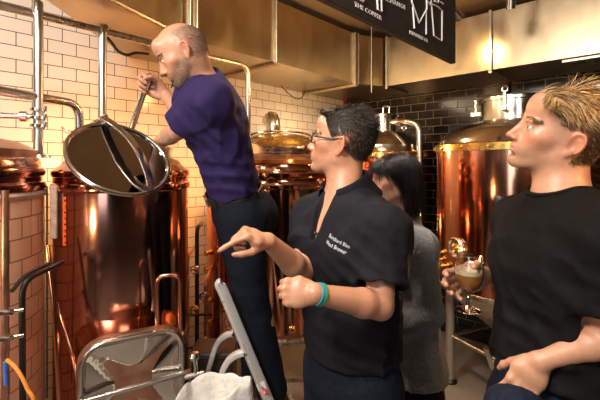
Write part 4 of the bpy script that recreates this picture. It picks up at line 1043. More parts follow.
def glasses(h, parent):
    g = thing_child('eyeglasses', parent); mb = MB()
    for y in (-1, 1):
        ring = [h.w((.0955-.012*abs(yy/.03)**2*.6, y*.033+yy, zz+.001)) for yy, zz in rrect(.050, .034, .012, 5)]
        mb.tube(ring, .0018, 8, closed=True)
        mb.tube([h.w((.094, y*.056, .006)), h.w((.085, y*.071, .007)), h.w((.02, y*.0795, .004)), h.w((-.012, y*.082, .008)), h.w((-.035, y*.080, -.015))], .0028, 8)
    mb.tube([h.w((.1, -.009, .004)), h.w((.104, 0, .007)), h.w((.1, .009, .004))], .0017, 8)
    o = mb.build('eyeglasses', 'frame_black', parent); tag(o, 'dark-rimmed glasses')
    for y in (-1, 1):
        P = [h.w((.0955-.012*abs(yy/.03)**2*.6, y*.033+yy, zz+.001)) for yy, zz in rrect(.050, .034, .012, 5)]; c = h.w((.096, y*.033, -.002)); nn = len(P)
        MB().add(P+[c], [(i, (i+1) % nn, nn) for i in range(nn)]).build('lens', 'lens', o)
    return o
def thing_child(*a): return None
def shrink_text(rows, obj_V, obj_F, start, dirx, diry, nrmv, size, parent, m='thread', gap=1.25):
    bv = BVHTree.FromPolygons([tuple(v) for v in obj_V], [tuple(map(int, q)) for q in obj_F]); nrmv = nrm(nrmv); o = None
    for i, t in enumerate(rows):
        v, f = text_mesh(t, size, .0004); v[:, 0] *= .95; mb = MB(); vs = []
        for q in v:
            p = np.asarray(start)+dirx*q[0]+diry*(q[1]-i*size*gap); hit = bv.ray_cast(Vector(p+nrmv*.12), Vector(-nrmv), .4)
            b = np.array(hit[0]) if hit[0] is not None else p; vs.append(b+nrmv*(.0014+q[2]))
        mb.add(vs, f); mb.build('embroidery', m, parent, sharp=None)
z_ = V3(0, 0, 1)
def dirn(*a): return nrm(V3(*a))
# --- man in the navy polo, pointing
def polo_man():
    Fb, Lv = V3(-.8, -.6, 0), V3(.6, -.8, 0); pel = V3(.165, 1.265, .98)
    J = dict(F=Fb, L=Lv, pelvis=pel, chest=V3(.155, 1.255, 1.31), neck=V3(.148, 1.27, 1.49), build=(1.0, 1.0), arm=.86)
    J['sh'] = [V3(.236, 1.112, 1.415), V3(.047, 1.39, 1.415)]
    J['el'] = [V3(.212, 1.03, 1.225), V3(.004, 1.20, 1.270)]
    J['wr'] = [at(315, 293.5, .935), at(268, 241, 1.07)]
    J['hip'] = [pel+Lv*.088+V3(0, 0, -.06), pel-Lv*.088+V3(0, 0, -.06)]; J['kn'] = [pel+Lv*.10+Fb*.02+V3(0, 0, -.48), pel-Lv*.10+Fb*.02+V3(0, 0, -.48)]
    J['an'] = [np.append((pel+Lv*.11-Fb*.02)[:2], .09), np.append((pel-Lv*.11-Fb*.02)[:2], .09)]; J['toe'] = [nrm(Fb+.25*Lv), nrm(Fb-.25*Lv)]
    ya = math.radians(17); hf = V3(-math.cos(ya), math.sin(ya), 0); pt = math.radians(8); h = Head(at(341, 142, 1.30), hf*math.cos(pt)+z_*math.sin(pt), z_*math.cos(pt)-hf*math.sin(pt), .96)
    xs = axis(-.27, .36, [(-.13, .28)], .0034, .009); ys = axis(.78, 1.58, [(.86, 1.42)], .0036, .010); zs = axis(-.01, 1.82, [(1.22, 1.80)], .0036, .012)
    Xp = nrm(V3(-.80, -.46, .40)); hp = dict(wrist=J['wr'][1], X=Xp, Z=V3(.10, -.32, .94), side=1, bends=[(.78, .16, .08), (1.15, 1.45, .9), (1.2, 1.5, 1.), (1.2, 1.5, 1.)], thumb=[(.75, .42, -.62), (.88, .10, -.5), (.93, -.05, -.4)], splay=(.05, .0, -.03, -.08), sc=.83)
    hf_ = dict(wrist=J['wr'][0], X=V3(-.97, .06, .03), Z=V3(-.12, -.9, .32), side=-1, bends=[(1.25, 1.6, 1.)]*4, thumb=[(.80, .25, -.6), (.75, -.35, -.75), (.45, -.7, -.5)], splay=(.02, 0, -.02, -.05), sc=.80)
    hair = lambda x, ay, z: np.clip(sm(z+1.15*(.0-x)*.55+.0*ay, -.02, .0), 0, 1)*((x < .045+.55*(z-.055))|(z > .083))*(1-((x > -.03)*(z < .012)*(ay > .05)*(x > -.012)))*(z > -.055-.2*(x+.06))
    beard = lambda x, ay, z: .10*sm(-z, .045, .075)*sm(x, -.0, .03)
    sk = skin_fn(h, (.385, .190, .115), lambda x, ay, z: .9*hair(x, ay, z), (.018, .012, .009), beard, (.12, .08, .06), flush=.85)
    o, V, N = person('man in a navy polo shirt and glasses, pointing with his right hand', J, h, (xs, ys, zs), hands=(hp, hf_), skin=sk, org=V3(pel[0], pel[1], 0), neck_r=.053)
    eyes(h, o, (1, -.1, .12), (.08, .05, .03)); L = h.loc(V); x, y, z = L.T
    near = np.linalg.norm(L, axis=1) < .2
    m = near & (hair(x, np.abs(y), z) > .5) & (np.linalg.norm((L-(-.014, 0, -.01))*(1, 0, 1), axis=1)+10*(np.abs(y) < .062) > .033)
    dark = lambda L, r: np.array((.028, .018, .012))*(.55+1.0*r.random((len(L), 1))**2)
    r0, n0 = pick(V, N, m, 5200, 1)
    def flow(Lc):
        x, y, z = Lc.T; sd = np.sign(y); return np.stack([-.55+.9*sm(x, .0, .06)*sm(z, .08, .10)-.2*(z < .05), sd*.25*(z > .06)+0*x, -.75*sm(-z, -.09, -.02)+.25*sm(z, .09, .11)+0*x], 1)
    ln = lambda Lc: .009+.022*sm(Lc[:, 2], .02, .09)
    strands('hair', r0, n0, h, flow, ln, .0012, o, dark, seg=6, lift=.42, clump=.6, jit=.2, seed=4, curl=.8)
    eyebrows(h, V, N, o, (.02, .013, .01)); glasses(h, o)
    gx, gy, gz = axis(-.1, .42, [], .005, .005), axis(.92, 1.56, [], .005, .005), axis(.88, 1.58, [], .005, .005)
    f = Field(gx, gy, gz); hem = pel+V3(0, 0, .02); torso(f, J, .013, hem=hem+V3(0, 0, 0), belly=.004)
    g = [sleeve(f, J, 0, .74, .014, .023), sleeve(f, J, 1, .62, .012, .02)]
    f.warp(folds(21, .0075, 40., (1, 1, .6))); f.warp(crease(3, .008, J['sh'][0]+V3(-.07, -.06, -.11), (.62, 0, .78), .042, .12)); f.warp(crease(5, .008, pel+V3(.03, -.12, .13), (.25, 0, .97), .05, .15)); f.warp(crease(8, .006, J['sh'][0]+V3(-.0, -.06, -.09), (.1, 0, 1), .036, .08)); f.warp(crease(9, .006, J['chest']+V3(-.10, -.10, -.08), (.8, 0, -.6), .05, .12))
    scoop(f, J, 0, .74, .058)
    nk = J['neck']; f.cone(nk-V3(0, 0, .03), nk+V3(0, 0, .12), .064, .066, .008, 's')
    vp = nk+Fb*.085; f.cone(vp+V3(0, 0, .05), vp+Fb*.045+V3(0, 0, -.115), .042, .010, .004, 's')
    sh, Vs, Fs = sdf_obj('polo_shirt', f, 'navy_polo', o, o['_org'], None, 2)
    collar(h, nk+V3(0, 0, .022)-Fb*.006, Fb*.34+z_, Fb, sh, 'navy_polo', r0=.068, stand=.048, fall=.078, gap=.50, flare=.042, tip=.05)
    for dz in (.0, .045):
        q = nk+Fb*.140+V3(.012, .006, -.10-dz); MB().sphere(q, (.006, .006, .006), 12, 8).build('button', 'button', sh)
    dx = nrm(Lv*1+Fb*-.10-z_*.26); ch = J['chest']
    shrink_text(['Burchard Blan', 'Head Brewer'], Vs, Fs, ch+Fb*.115+Lv*.047+V3(0, 0, .080), dx, nrm(z_+.26*Lv), nrm(Fb+.35*Lv), .0145, sh)
    # wristband
    a = J['wr'][0]; b = J['el'][0]; d = nrm(b-a); c = a+d*.012
    wb = MB().lathe([(.0255, -.008), (.0275, -.007), (.0278, .007), (.026, .008)], c, d, 32, cap=False).build('wristband', 'band_teal', o)
    MB().lathe([(.0279, -.003), (.0286, -.002), (.0286, .003), (.0279, .0035)], c+d*.004, d, 32, cap=False).build('stripe', 'band_green', wb)
    gx, gy, gz = axis(-.12, .42, [], .008, .008), axis(.95, 1.56, [], .008, .008), axis(.08, 1.2, [], .010, .010)
    trousers('jeans', 'denim', J, o, (gx, gy, gz), g=.010); shoes(J, o)
    return o
# --- man on the step ladder
def ladder_man():
    Fb, Lv = V3(-.93, -.37, 0), V3(.37, -.93, 0); pel = at(237, 202, 1.66); FL = nrm(Fb)
    J = dict(F=FL, L=Lv, pelvis=pel, chest=at(215, 124, 1.55), neck=at(201, 83, 1.51), build=(.95, .92), arm=.86)
    J['sh'] = [at(210, 100, 1.375), at(194, 99, 1.66)]
    J['el'] = [at(177, 131, 1.50), at(187, 124, 1.60)]
    hx = nrm(V3(-.80, -.10, .52)); pz = nrm(V3(.12, .95, .1)); pole = PD0+dpd*.055; wr = pole-hx*.078+pz*.024
    J['wr'] = [V3(-.655, 1.755, 1.69), wr]
    J['hip'] = [pel+Lv*.085+V3(.01, 0, -.05), pel-Lv*.085+V3(.01, 0, -.05)]
    ft = at(268, 380, 1.76); tz = TREADZ
    J['an'] = [np.append((ft+Lv*.075)[:2], tz+.09), np.append((ft-Lv*.08+Fb*.03)[:2], tz+.09)]
    J['kn'] = [at(250, 290, 1.62), at(247, 290, 1.77)]; J['toe'] = [nrm(Fb+.1*Lv), nrm(Fb-.15*Lv)]
    ya = math.radians(-12); hf = V3(-math.cos(ya), math.sin(ya), 0); pt = math.radians(-33); h = Head(at(181.5, 53.5, 1.45), hf*math.cos(pt)+z_*math.sin(pt), z_*math.cos(pt)-hf*math.sin(pt), .92)
    xs = axis(-.86, .10, [(-.72, -.30)], .0038, .009); ys = axis(1.10, 2.0, [(1.30, 1.78)], .0038, .009); zs = axis(.45, 2.2, [(1.60, 2.18)], .0038, .012)
    hr = dict(wrist=wr, X=hx, Z=pz, side=1, bends=[(1.05, 1.35, .9)]*4, thumb=[(.75, .45, -.6), (.62, -.1, -.85), (.3, -.5, -.8)], splay=(.03, 0, -.02, -.05), sc=.98)
    hl = dict(wrist=J['wr'][0], X=nrm(V3(-.5, .75, -.3)), Z=V3(.2, .3, .9), side=-1, bends=[(.5, .6, .4)]*4, thumb=[(.7, .5, -.4), (.9, .2, -.3), (.9, .1, -.2)], sc=.95)
    buzz = lambda x, ay, z: sm(.012-x+.35*(ay-.05), -.0, .03)*sm(-z+.75*(ay-.0)-.25*x, -.045, .005)*(z > -.06-.3*(x+.06))
    beard = lambda x, ay, z: sm(-z-.36*np.clip(x-.045, 0, 1)*0+.0*ay, .018+.0, .05)*sm(x, -.012, .008)*(1-.97*sm(-z-.75*(x-.0), .070, .085))*np.clip(1-1.1*np.exp(-(((z+.03)/.03)**2+((ay-.035)/.024)**2))*(x > .05), 0, 1)
    sk = skin_fn(h, (.41, .21, .132), lambda x, ay, z: .5*buzz(x, ay, z), (.16, .11, .085), lambda x, ay, z: .6*beard(x, ay, z), (.10, .066, .048), flush=.85)
    o, V, N = person('bald bearded man in a purple shirt on the ladder, stirring the kettle', J, h, (xs, ys, zs), hands=(hr, hl), skin=sk, org=V3(ft[0], ft[1], tz), neck_r=.058, slot=.0028)
    eyes(h, o, (1, -.1, -.45), (.10, .12, .14)); L = h.loc(V); x, y, z = L.T; ay = np.abs(y); near = np.linalg.norm(L, axis=1) < .2
    bm = near & (beard(x, ay, z) > .4) & ~((np.abs(z+.065) < .010) & (ay < .023) & (x > .08))
    r0, n0 = pick(V, N, bm, 3000, 2)
    col = lambda L, r: mixc(np.repeat([[.085, .055, .04]], len(L), 0)*(.6+.8*r.random((len(L), 1))), (.22, .18, .15), (r.random(len(L)) < .12)*.7)
    strands('beard', r0, n0, h, lambda Lc: np.stack([.25+0*Lc[:, 0], 0*Lc[:, 0], -.8+0*Lc[:, 0]], 1), lambda Lc: .003+.005*sm(-Lc[:, 2], .06, .10), .0006, o, col, seg=3, lift=.7, clump=.25, jit=.3, keep=-.02, seed=6, ell_r=(.01, .01, .01), ell_c=(0, 0, 0))
    r0, n0 = pick(V, N, near & (buzz(x, ay, z) > .45) & ~((np.abs(x+.012) < .024) & (z < .025)), 3200, 3)
    strands('hair', r0, n0, h, lambda Lc: np.stack([-.6+0*Lc[:, 0], 0*Lc[:, 0], -.5+0*Lc[:, 0]], 1), .0045, .00045, o, lambda L, r: np.array((.11, .085, .07))*(.6+.8*r.random((len(L), 1))), seg=2, lift=.6, clump=.1, jit=.3, keep=-.02, seed=8)
    eyebrows(h, V, N, o, (.10, .065, .045))
    g = axis(-.62, .02, [], .005, .005), axis(1.20, 1.95, [], .005, .005), axis(1.30, 2.02, [], .005, .005)
    f = Field(*g); up = nrm(J['chest']-pel); hem = pel+up*.066; torso(f, J, .012, hem=hem, belly=-.016)
    sleeve(f, J, 0, .74, .008, .026); sleeve(f, J, 1, .62, .012, .024)
    f.warp(folds(31, .008, 38., (.8, 1, .6))); f.warp(crease(13, .008, J['sh'][0]+V3(-.02, 0, -.10), (.75, 0, .66), .045, .12)); f.warp(crease(15, .009, pel+up*.17+V3(.0, -.1, 0), (.1, 0, 1), .055, .16)); f.warp(crease(17, .007, J['chest']+V3(.05, -.12, -.05), (.85, 0, .5), .055, .14)); f.warp(crease(19, .005, J['sh'][0]*.5+J['el'][0]*.5, J['el'][0]-J['sh'][0], .04, .09))
    scoop(f, J, 0, .74, .060)
    nk = J['neck']; hd = nrm(h.c-h.R[:, 2]*.07-h.R[:, 0]*.03-nk); f.cone(nk-hd*.02, nk+hd*.12, .064, .066, .008, 's')
    sh = sdf_obj('shirt', f, 'purple_shirt', o, o['_org'], None, 2)[0]
    collar(h, nk+hd*.006+FL*.004, hd+V3(.12, 0, .15), FL, sh, 'purple_shirt', r0=.070, stand=.038, fall=.055, gap=.38, flare=.030, tip=.04)
    # belt
    bc = pel+up*.048; R_ = np.stack([nrm(Lv-up*np.dot(Lv, up)), np.cross(up, nrm(Lv-up*np.dot(Lv, up))), up], 1); mb = MB(); bx = J['build']
    A_2, B_2 = .150*bx[0]+.0175, .106*bx[1]+.0175; n = 60
    prof = [(0, -.019), (.0035, -.017), (.0035, .017), (0, .019)]; vs = []; fs = []
    for i in range(n):
        a = 2*PI*i/n
        for dr, hz in prof: vs.append(bc+R_@np.array(((A_2+dr)*math.cos(a), (B_2+dr)*math.sin(a), hz)))
    for i in range(n):
        for k in range(3): j = (i+1) % n; fs.append((i*4+k, j*4+k, j*4+k+1, i*4+k+1))
    mb.add(vs, fs); belt = mb.build('belt', 'leather', o)
    fd = nrm(FL-up*np.dot(FL, up)); bp_ = bc+fd*(B_2+.006)
    MB().tube([bp_+R_[:, 0]*x_+up*y_ for x_, y_ in rrect(.046, .042, .006, 4)], .003, 8, closed=True).build('buckle', 'steel', belt)
    lp = []
    for a in (.5, 1.6, 2.6, 3.9, 5.3):
        p = bc+R_@np.array(((A_2+.005)*math.cos(a), (B_2+.005)*math.sin(a), 0)); n_ = nrm(R_@np.array((math.cos(a)/A_2, math.sin(a)/B_2, 0))); lp.append(MB()); lp[-1].box(p, (.003, .011, .052), np.stack([n_, np.cross(up, n_), up], 1))
    g = axis(-.55, .12, [], .007, .007), axis(1.3, 2.05, [], .007, .007), axis(.52, 1.62, [], .007, .007)
    jn = trousers('jeans', 'denim', J, o, g, g=.010, top=pel+up*.066, up=up, fold=.004, seed=15)
    for q in lp: q.build('belt_loop', 'denim', jn)
    # back pocket seam
    shoes(J, o, 'boot_leather', high=.14); return o
# --- man in the black T-shirt, with the beer
GC = at(469, 271.5, 1.085)                      # middle of the glass bowl
def tee_man():
    Fb, Lv = V3(-1, 0, 0), V3(0, -1, 0); pel = V3(.632, .99, 1.0)
    J = dict(F=Fb, L=Lv, pelvis=pel, chest=V3(.655, .985, 1.33), neck=V3(.668, .985, 1.515), build=(.98, .92), arm=.70)
    J['sh'] = [V3(.650, .805, 1.44), V3(.665, 1.165, 1.43)]
    J['el'] = [at(612, 338, .81), V3(.70, 1.27, 1.20)]
    gw = GC+V3(.070, .056, -.026); J['wr'] = [at(540, 361, .862), gw]
    J['hip'] = [pel+Lv*.09+V3(0, 0, -.06), pel-Lv*.09+V3(0, 0, -.06)]; J['kn'] = [pel+Lv*.10+V3(-.02, 0, -.50), pel-Lv*.10+V3(-.02, 0, -.50)]
    J['an'] = [np.append((pel+Lv*.11)[:2], .09), np.append((pel-Lv*.11)[:2], .09)]; J['toe'] = [nrm(Fb+.2*Lv), nrm(Fb-.2*Lv)]
    ya = math.radians(11); ro = math.radians(15); hf = V3(-math.cos(ya), math.sin(ya), 0); pt = math.radians(14); hF = hf*math.cos(pt)+z_*math.sin(pt); hU = z_*math.cos(pt)-hf*math.sin(pt); hL = np.cross(hU, hF); h = Head(at(558, 132, .99), hF, hU*math.cos(ro)+hL*math.sin(ro), .96)
    xs = axis(.36, .92, [(.38, .80)], .0036, .009); ys = axis(.62, 1.45, [(.80, 1.14)], .0036, .010); zs = axis(-.01, 1.86, [(1.05, 1.85)], .0036, .014)
    hl = dict(wrist=J['wr'][0], X=nrm(V3(-.50, .14, -.86)), Z=V3(-.40, -.88, .15), side=-1, bends=[(.35, .3, .2)]*4, thumb=[(.75, .40, -.5), (.8, .2, -.6), (.8, .0, -.7)], sc=.82)
    hr = dict(wrist=gw, X=nrm(V3(-.92, -.14, -.12)), Z=V3(-.22, .95, -.10), side=1, bends=[(.42, .5, .35), (.45, .5, .35), (.5, .5, .35), (.55, .55, .4)], thumb=[(.45, .50, -.75), (.55, .15, -.8), (.75, .0, -.6)], splay=(.12, .03, -.05, -.14), sc=.95)
    hair = lambda x, ay, z: sm(z-.30*(x-.0)+.0*ay, .012, .03)*((x < .066)|(z > .09))*((x < .03)|(z > .045+.35*(x-.03)))
    low = lambda x, ay, z: (z > -.058-.25*(x+.07))*(x < -.022)*1.
    stub = lambda x, ay, z: .30*sm(-z, .035, .07)*sm(x, -.005, .03)*(1-.9*sm(-z-.4*x, .10, .12))
    sk = skin_fn(h, (.43, .218, .135), lambda x, ay, z: .75*np.clip(hair(x, ay, z)+low(x, ay, z), 0, 1), (.13, .075, .035), stub, (.20, .12, .075), flush=.9, lips=(.46, .19, .15))
    o, V, N = person('fair-haired man in a black T-shirt holding a glass of beer, at the right', J, h, (xs, ys, zs), hands=(hl, hr), skin=sk, org=V3(pel[0], pel[1], 0), neck_r=.055, jaw=.92, nose=1.03)
    eyes(h, o, (1, .0, .1), (.10, .13, .15)); L = h.loc(V); x, y, z = L.T; ay = np.abs(y); near = np.linalg.norm(L, axis=1) < .2
    ear = (np.hypot(x+.013, (z+.014)*.75) < .030) & (ay > .045)
    r0, n0 = pick(V, N, near & (low(x, ay, z)+hair(x, ay, z) > .5) & (z < .055) & ~ear, 4200, 2)
    bl = lambda k: (lambda L, r: mixc(np.repeat([[.085, .046, .020]], len(L), 0)*(.5+.9*r.random((len(L), 1))), (.62, .40, .17), (r.random(len(L)) < k)*(.5+.5*r.random(len(L)))))
    strands('hair', r0, n0, h, lambda Lc: np.stack([-.75+0*Lc[:, 0], 0*Lc[:, 0], -.60+0*Lc[:, 0]], 1), lambda Lc: .010+.016*sm(Lc[:, 2], .0, .05), .0007, o, bl(.05), seg=5, lift=.3, clump=.3, jit=.18, seed=6)
    r0, n0 = pick(V, N, near & (hair(x, ay, z) > .5) & (z > .045), 4200, 5)
    def flow(Lc): x, y, z = Lc.T; return np.stack([-.95+.35*sm(x, .03, .08), .30*np.sign(y)*sm(np.abs(y), .01, .06), -.20+.75*sm(x, .0, .07)-.6*sm(np.abs(y), .03, .07)], 1)
    strands('hair_top', r0, n0, h, flow, lambda Lc: .032+.022*sm(Lc[:, 2], .06, .10), .0009, o, bl(.5), seg=8, lift=.75, clump=.7, jit=.12, seed=9, curl=.8)
    r0, n0 = pick(V, N, near & (x > .045) & (x < .07) & (ay > .012) & (z > .078), 420, 7)
    strands('forelock', r0, n0, h, lambda Lc: np.stack([-.05+0*Lc[:, 0], np.sign(Lc[:, 1])*.75, -.55+2.5*(Lc[:, 2]-.07)], 1), .058, .0008, o, bl(.75), seg=8, lift=.75, clump=.55, jit=.08, seed=19, curl=.3)
    eyebrows(h, V, N, o, (.16, .09, .04))
    g = axis(.40, .96, [], .005, .005), axis(.64, 1.36, [], .005, .005), axis(.95, 1.60, [], .005, .005)
    f = Field(*g); hem = pel+V3(0, 0, .095); torso(f, J, .013, hem=hem, belly=-.004)
    sleeve(f, J, 0, .74, .012, .024); sleeve(f, J, 1, .66, .012, .02)
    f.warp(folds(41, .008, 34., (1, 1, .8))); f.warp(crease(23, .008, J['sh'][0]+V3(-.09, 0, -.06), (.75, 0, .66), .05, .14)); f.warp(crease(25, .010, pel+V3(-.08, -.10, .14), (-.25, 0, 1), .05, .14)); f.warp(crease(27, .009, J['chest']+V3(-.10, -.08, -.10), (.55, 0, .83), .06, .17)); f.warp(crease(29, .006, J['sh'][0]*.5+J['el'][0]*.5, (-.2, 0, 1), .042, .10))
    scoop(f, J, 0, .74, .056)
    nk = J['neck']; hd = nrm(V3(-.35, .0, 1)); f.cone(nk-hd*.05, nk+hd*.12, .058, .072, .008, 's')
    sh, Vs, Fs = sdf_obj('t_shirt', f, 'black_tee', o, o['_org'], None, 2)
    # ribbed neckline following the opening
    bv = BVHTree.FromPolygons([tuple(v) for v in Vs], [tuple(map(int, q)) for q in Fs]); Rn = frame(hd); ring = []
    for a in np.linspace(0, 2*PI, 56, endpoint=False):
        d = Rn@np.array((math.cos(a), math.sin(a), 0)); b = None
        for hh in np.linspace(.06, -.10, 60):
            p = nk+hd*hh+d*.072; 
            q = bv.ray_cast(Vector(p), Vector(-hd), .008)
            if q[0] is not None: b = np.array(q[0]); break
        ring.append(b if b is not None else nk+d*.072+hd*.0)
    ring = np.array(ring)
    for _ in range(6): ring = (np.roll(ring, 1, 0)+ring*2+np.roll(ring, -1, 0))/4
    MB().tube(ring, .0045, 8, closed=True, flat=(.004, .008, hd)).build('neck_band', 'black_tee', sh)
    def pocket(f):
        w = J['wr'][0]; X = hl['X']; p = w+X*.135+V3(.0, -.004, -.012)
        p = at(516, 413, .866); f.ell(p, (.066, .064, .060), None, .02); f.cone(p+V3(.01, .02, -.02), pel+Lv*.10+V3(-.02, 0, -.15), .055, .07, .04)
    g = axis(.40, .92, [], .006, .006), axis(.66, 1.36, [], .006, .006), axis(.08, 1.2, [(.95, 1.15)], .005, .012)
    trousers('jeans', 'denim_navy', J, o, g, g=.012, top=pel+V3(0, 0, .135), up=z_, fold=.003, seed=35, extra=pocket); shoes(J, o)
    # --- the glass and its beer
    gt = thing('beer_glass', 'stemmed glass of amber beer with foam in the hand at the right', 'glass', GC+V3(0, 0, -.112))
    gp = [(.0, -.110), (.033, -.109), (.034, -.106), (.02, -.101), (.0065, -.094), (.005, -.075), (.0055, -.062), (.010, -.056), (.024, -.047), (.034, -.030), (.0385, -.008), (.038, .012), (.033, .045)]
    inn = [(.0315, .0455), (.0365, .012), (.037, -.008), (.0325, -.029), (.022, -.045), (.0, -.049)]
    tl = frame(nrm((.05, .03, 1)), (0, 1, 0))
    MB().lathe(gp+inn, GC, (.04, .02, 1), 48, cap=False).build('glass', 'glass', gt)
    MB().lathe([(0, -.0485), (.0218, -.0446), (.0322, -.0287), (.0364, -.010), (.0366, -.006), (0, -.006)], GC, (.04, .02, 1), 48, cap=False).build('beer', 'beer', gt)
    MB().lathe([(0, -.0062), (.0362, -.0062), (.0364, .0), (.0362, .004), (.03, .0055), (0, .005)], GC, (.04, .02, 1), 40, cap=False).build('foam', 'foam', gt)
    return o
# --- woman in the grey cardigan
def woman_man():
    Fb, Lv = V3(-.955, -.295, 0), V3(.295, -.955, 0); pel = V3(.455, 1.72, .86)
    J = dict(F=Fb, L=Lv, pelvis=pel, chest=V3(.440, 1.71, 1.16), neck=V3(.435, 1.695, 1.345), build=(.88, .92))
    J['sh'] = [V3(.475, 1.555, 1.275), V3(.385, 1.85, 1.275)]; J['el'] = [V3(.525, 1.57, 1.00), V3(.42, 1.93, 1.0)]; J['wr'] = [V3(.36, 1.57, .93), V3(.35, 1.92, .79)]
    J['hip'] = [pel+Lv*.08+V3(0, 0, -.06), pel-Lv*.08+V3(0, 0, -.06)]; J['kn'] = [pel+Lv*.08+V3(-.02, 0, -.42), pel-Lv*.08+V3(-.02, 0, -.42)]
    J['an'] = [np.append((pel+Lv*.085)[:2], .09), np.append((pel-Lv*.085)[:2], .09)]; J['toe'] = [nrm(Fb+.2*Lv), nrm(Fb-.2*Lv)]
    hf = dirn(-.995, -.08, 0); pt = math.radians(2); h = Head(at(394.5, 179, 1.66), hf*math.cos(pt)+z_*math.sin(pt), z_*math.cos(pt)-hf*math.sin(pt), .95)
    xs = axis(.20, .68, [(.26, .50)], .0042, .010); ys = axis(1.30, 2.08, [(1.52, 1.76)], .0042, .011); zs = axis(-.01, 1.70, [(1.36, 1.68)], .0042, .014)
    hd_ = [dict(wrist=J['wr'][q], X=nrm(V3(-.25, 0, -.95)), Z=(V3(.3, -.9, .0) if q == 0 else V3(-.3, .9, 0)), side=(-1 if q == 0 else 1), bends=[(.3, .4, .3)]*4, thumb=[(.75, .5, -.3), (.9, .2, -.3), (.95, .1, -.2)], sc=.85) for q in (0, 1)]
    hair = lambda x, ay, z: sm(z+.55*(.05-x), .035, .05)*1.
    sk = skin_fn(h, (.44, .225, .145), lambda x, ay, z: .9*hair(x, ay, z), (.012, .008, .007), flush=.8, lips=(.42, .14, .12))
    o, V, N = person('dark-haired woman in a grey knitted cardigan behind the man in the navy polo', J, h, (xs, ys, zs), fem=True, s=.88, hands=hd_, skin=sk, org=V3(pel[0], pel[1], 0), neck_r=.046, jaw=.85, nose=.9)
    eyes(h, o, (1, -.1, .05), (.06, .035, .02)); L = h.loc(V); x, y, z = L.T; ay = np.abs(y); near = np.linalg.norm(L, axis=1) < .2
    dark = lambda L, r: np.array((.008, .0045, .004))*(.5+1.1*r.random((len(L), 1))**2)
    r0, n0 = pick(V, N, near & (z > .03+.4*np.clip(x-.02, 0, 1)*(ay > .045)) & (x < .078), 5600, 2)
    def flow(Lc):
        x, y, z = Lc.T; fr = sm(x, .035, .07); return np.stack([.30*fr*(np.abs(y) < .05)-.62*sm(np.abs(y), .04, .055)*sm(x, -.02, .02)-.12, np.sign(y)*.30*sm(z, .03, .09)*(1-fr), -.9+.0*x], 1)
    def ln(Lc): x, y, z = Lc.T; fr = sm(x, .04, .055); return (.044)*fr+(.142)*(1-fr)
    strands('hair', r0, n0, h, flow, ln, .0011, o, dark, seg=10, lift=.20, clump=.12, jit=.05, seed=12, grav=.25, keep=.010, ell_r=(.096, .088, .084))
    r0, n0 = pick(V, N, near & (z > .07) & (x > .02) & (x < .085), 1800, 9)
    strands('fringe', r0, n0, h, lambda Lc: np.stack([.5+0*Lc[:, 0], .1*Lc[:, 1], -.75+0*Lc[:, 0]], 1), lambda Lc: .030+1.1*np.clip(Lc[:, 2]-.06, 0, .06), .0011, o, dark, seg=6, lift=.12, clump=.1, jit=.05, seed=17, keep=.004)
    r0, n0 = pick(V, N, near & (z > -.05) & (z < .06) & (x < -.015), 3000, 5)
    strands('hair_back', r0, n0, h, lambda Lc: np.stack([-.10+0*Lc[:, 0], np.sign(Lc[:, 1])*.05, -1+0*Lc[:, 0]], 1), .105, .0011, o, dark, seg=9, lift=.18, clump=.15, jit=.05, seed=14, grav=.25, keep=.010)
    eyebrows(h, V, N, o, (.02, .014, .012))
    g = axis(.22, .68, [], .006, .006), axis(1.36, 2.08, [], .006, .006), axis(.55, 1.40, [], .006, .006)
    f = Field(*g); up = z_; torso(f, J, .004, s=.88); f.econe(V3(.47, 1.72, .60), pel+V3(0, 0, .05), Lv, (.19, .15), (.15, .115), .03, flat0=True)
    nk = J['neck']; f.cone(nk-V3(0, 0, .05), nk+V3(0, 0, .12), .058, .075, .008, 's'); f.warp(folds(51, .004, 40.))
    sdf_obj('dress', f, 'black_dress', o, o['_org'], None, 2)
    f = Field(*g); torso(f, J, .020, hem=V3(.47, 1.715, .70), s=.90)
    for q in (0, 1):
        f.cone(J['sh'][q], J['el'][q], .064, .056, .03); f.cone(J['el'][q], J['wr'][q], .056, .045, .02, flat=True)
    f.econe(V3(.47, 1.715, .70), pel+V3(0, 0, .12), Lv, (.205, .165), (.160, .128), .04, flat0=True); f.econe(nk-V3(-.01, 0, .035), nk+V3(.02, .01, .02), Lv, (.10, .085), (.075, .07), .03)
    f.warp(folds(61, .006, 38., (1, 1, .5)))
    f.cone(nk-V3(0, 0, .05), nk+V3(0, 0, .12), .060, .066, .008, 's')
    c0 = V3(.47, 1.715, .60)+Fb*.20; f.econe(c0, nk+Fb*.10+V3(0, 0, .05), Lv, (.05, .09), (.045, .07), .02, 's')
    for q in (0, 1): A = J['wr'][q]; d = nrm(A-J['el'][q]); f.cone(A-d*.03, A+d*.05, .037, .040, .004, 's')
    sdf_obj('cardigan', f, 'knit', o, o['_org'], None, 2); shoes(J, o, s=.85); return o
polo_man(); ladder_man(); tee_man(); woman_man()
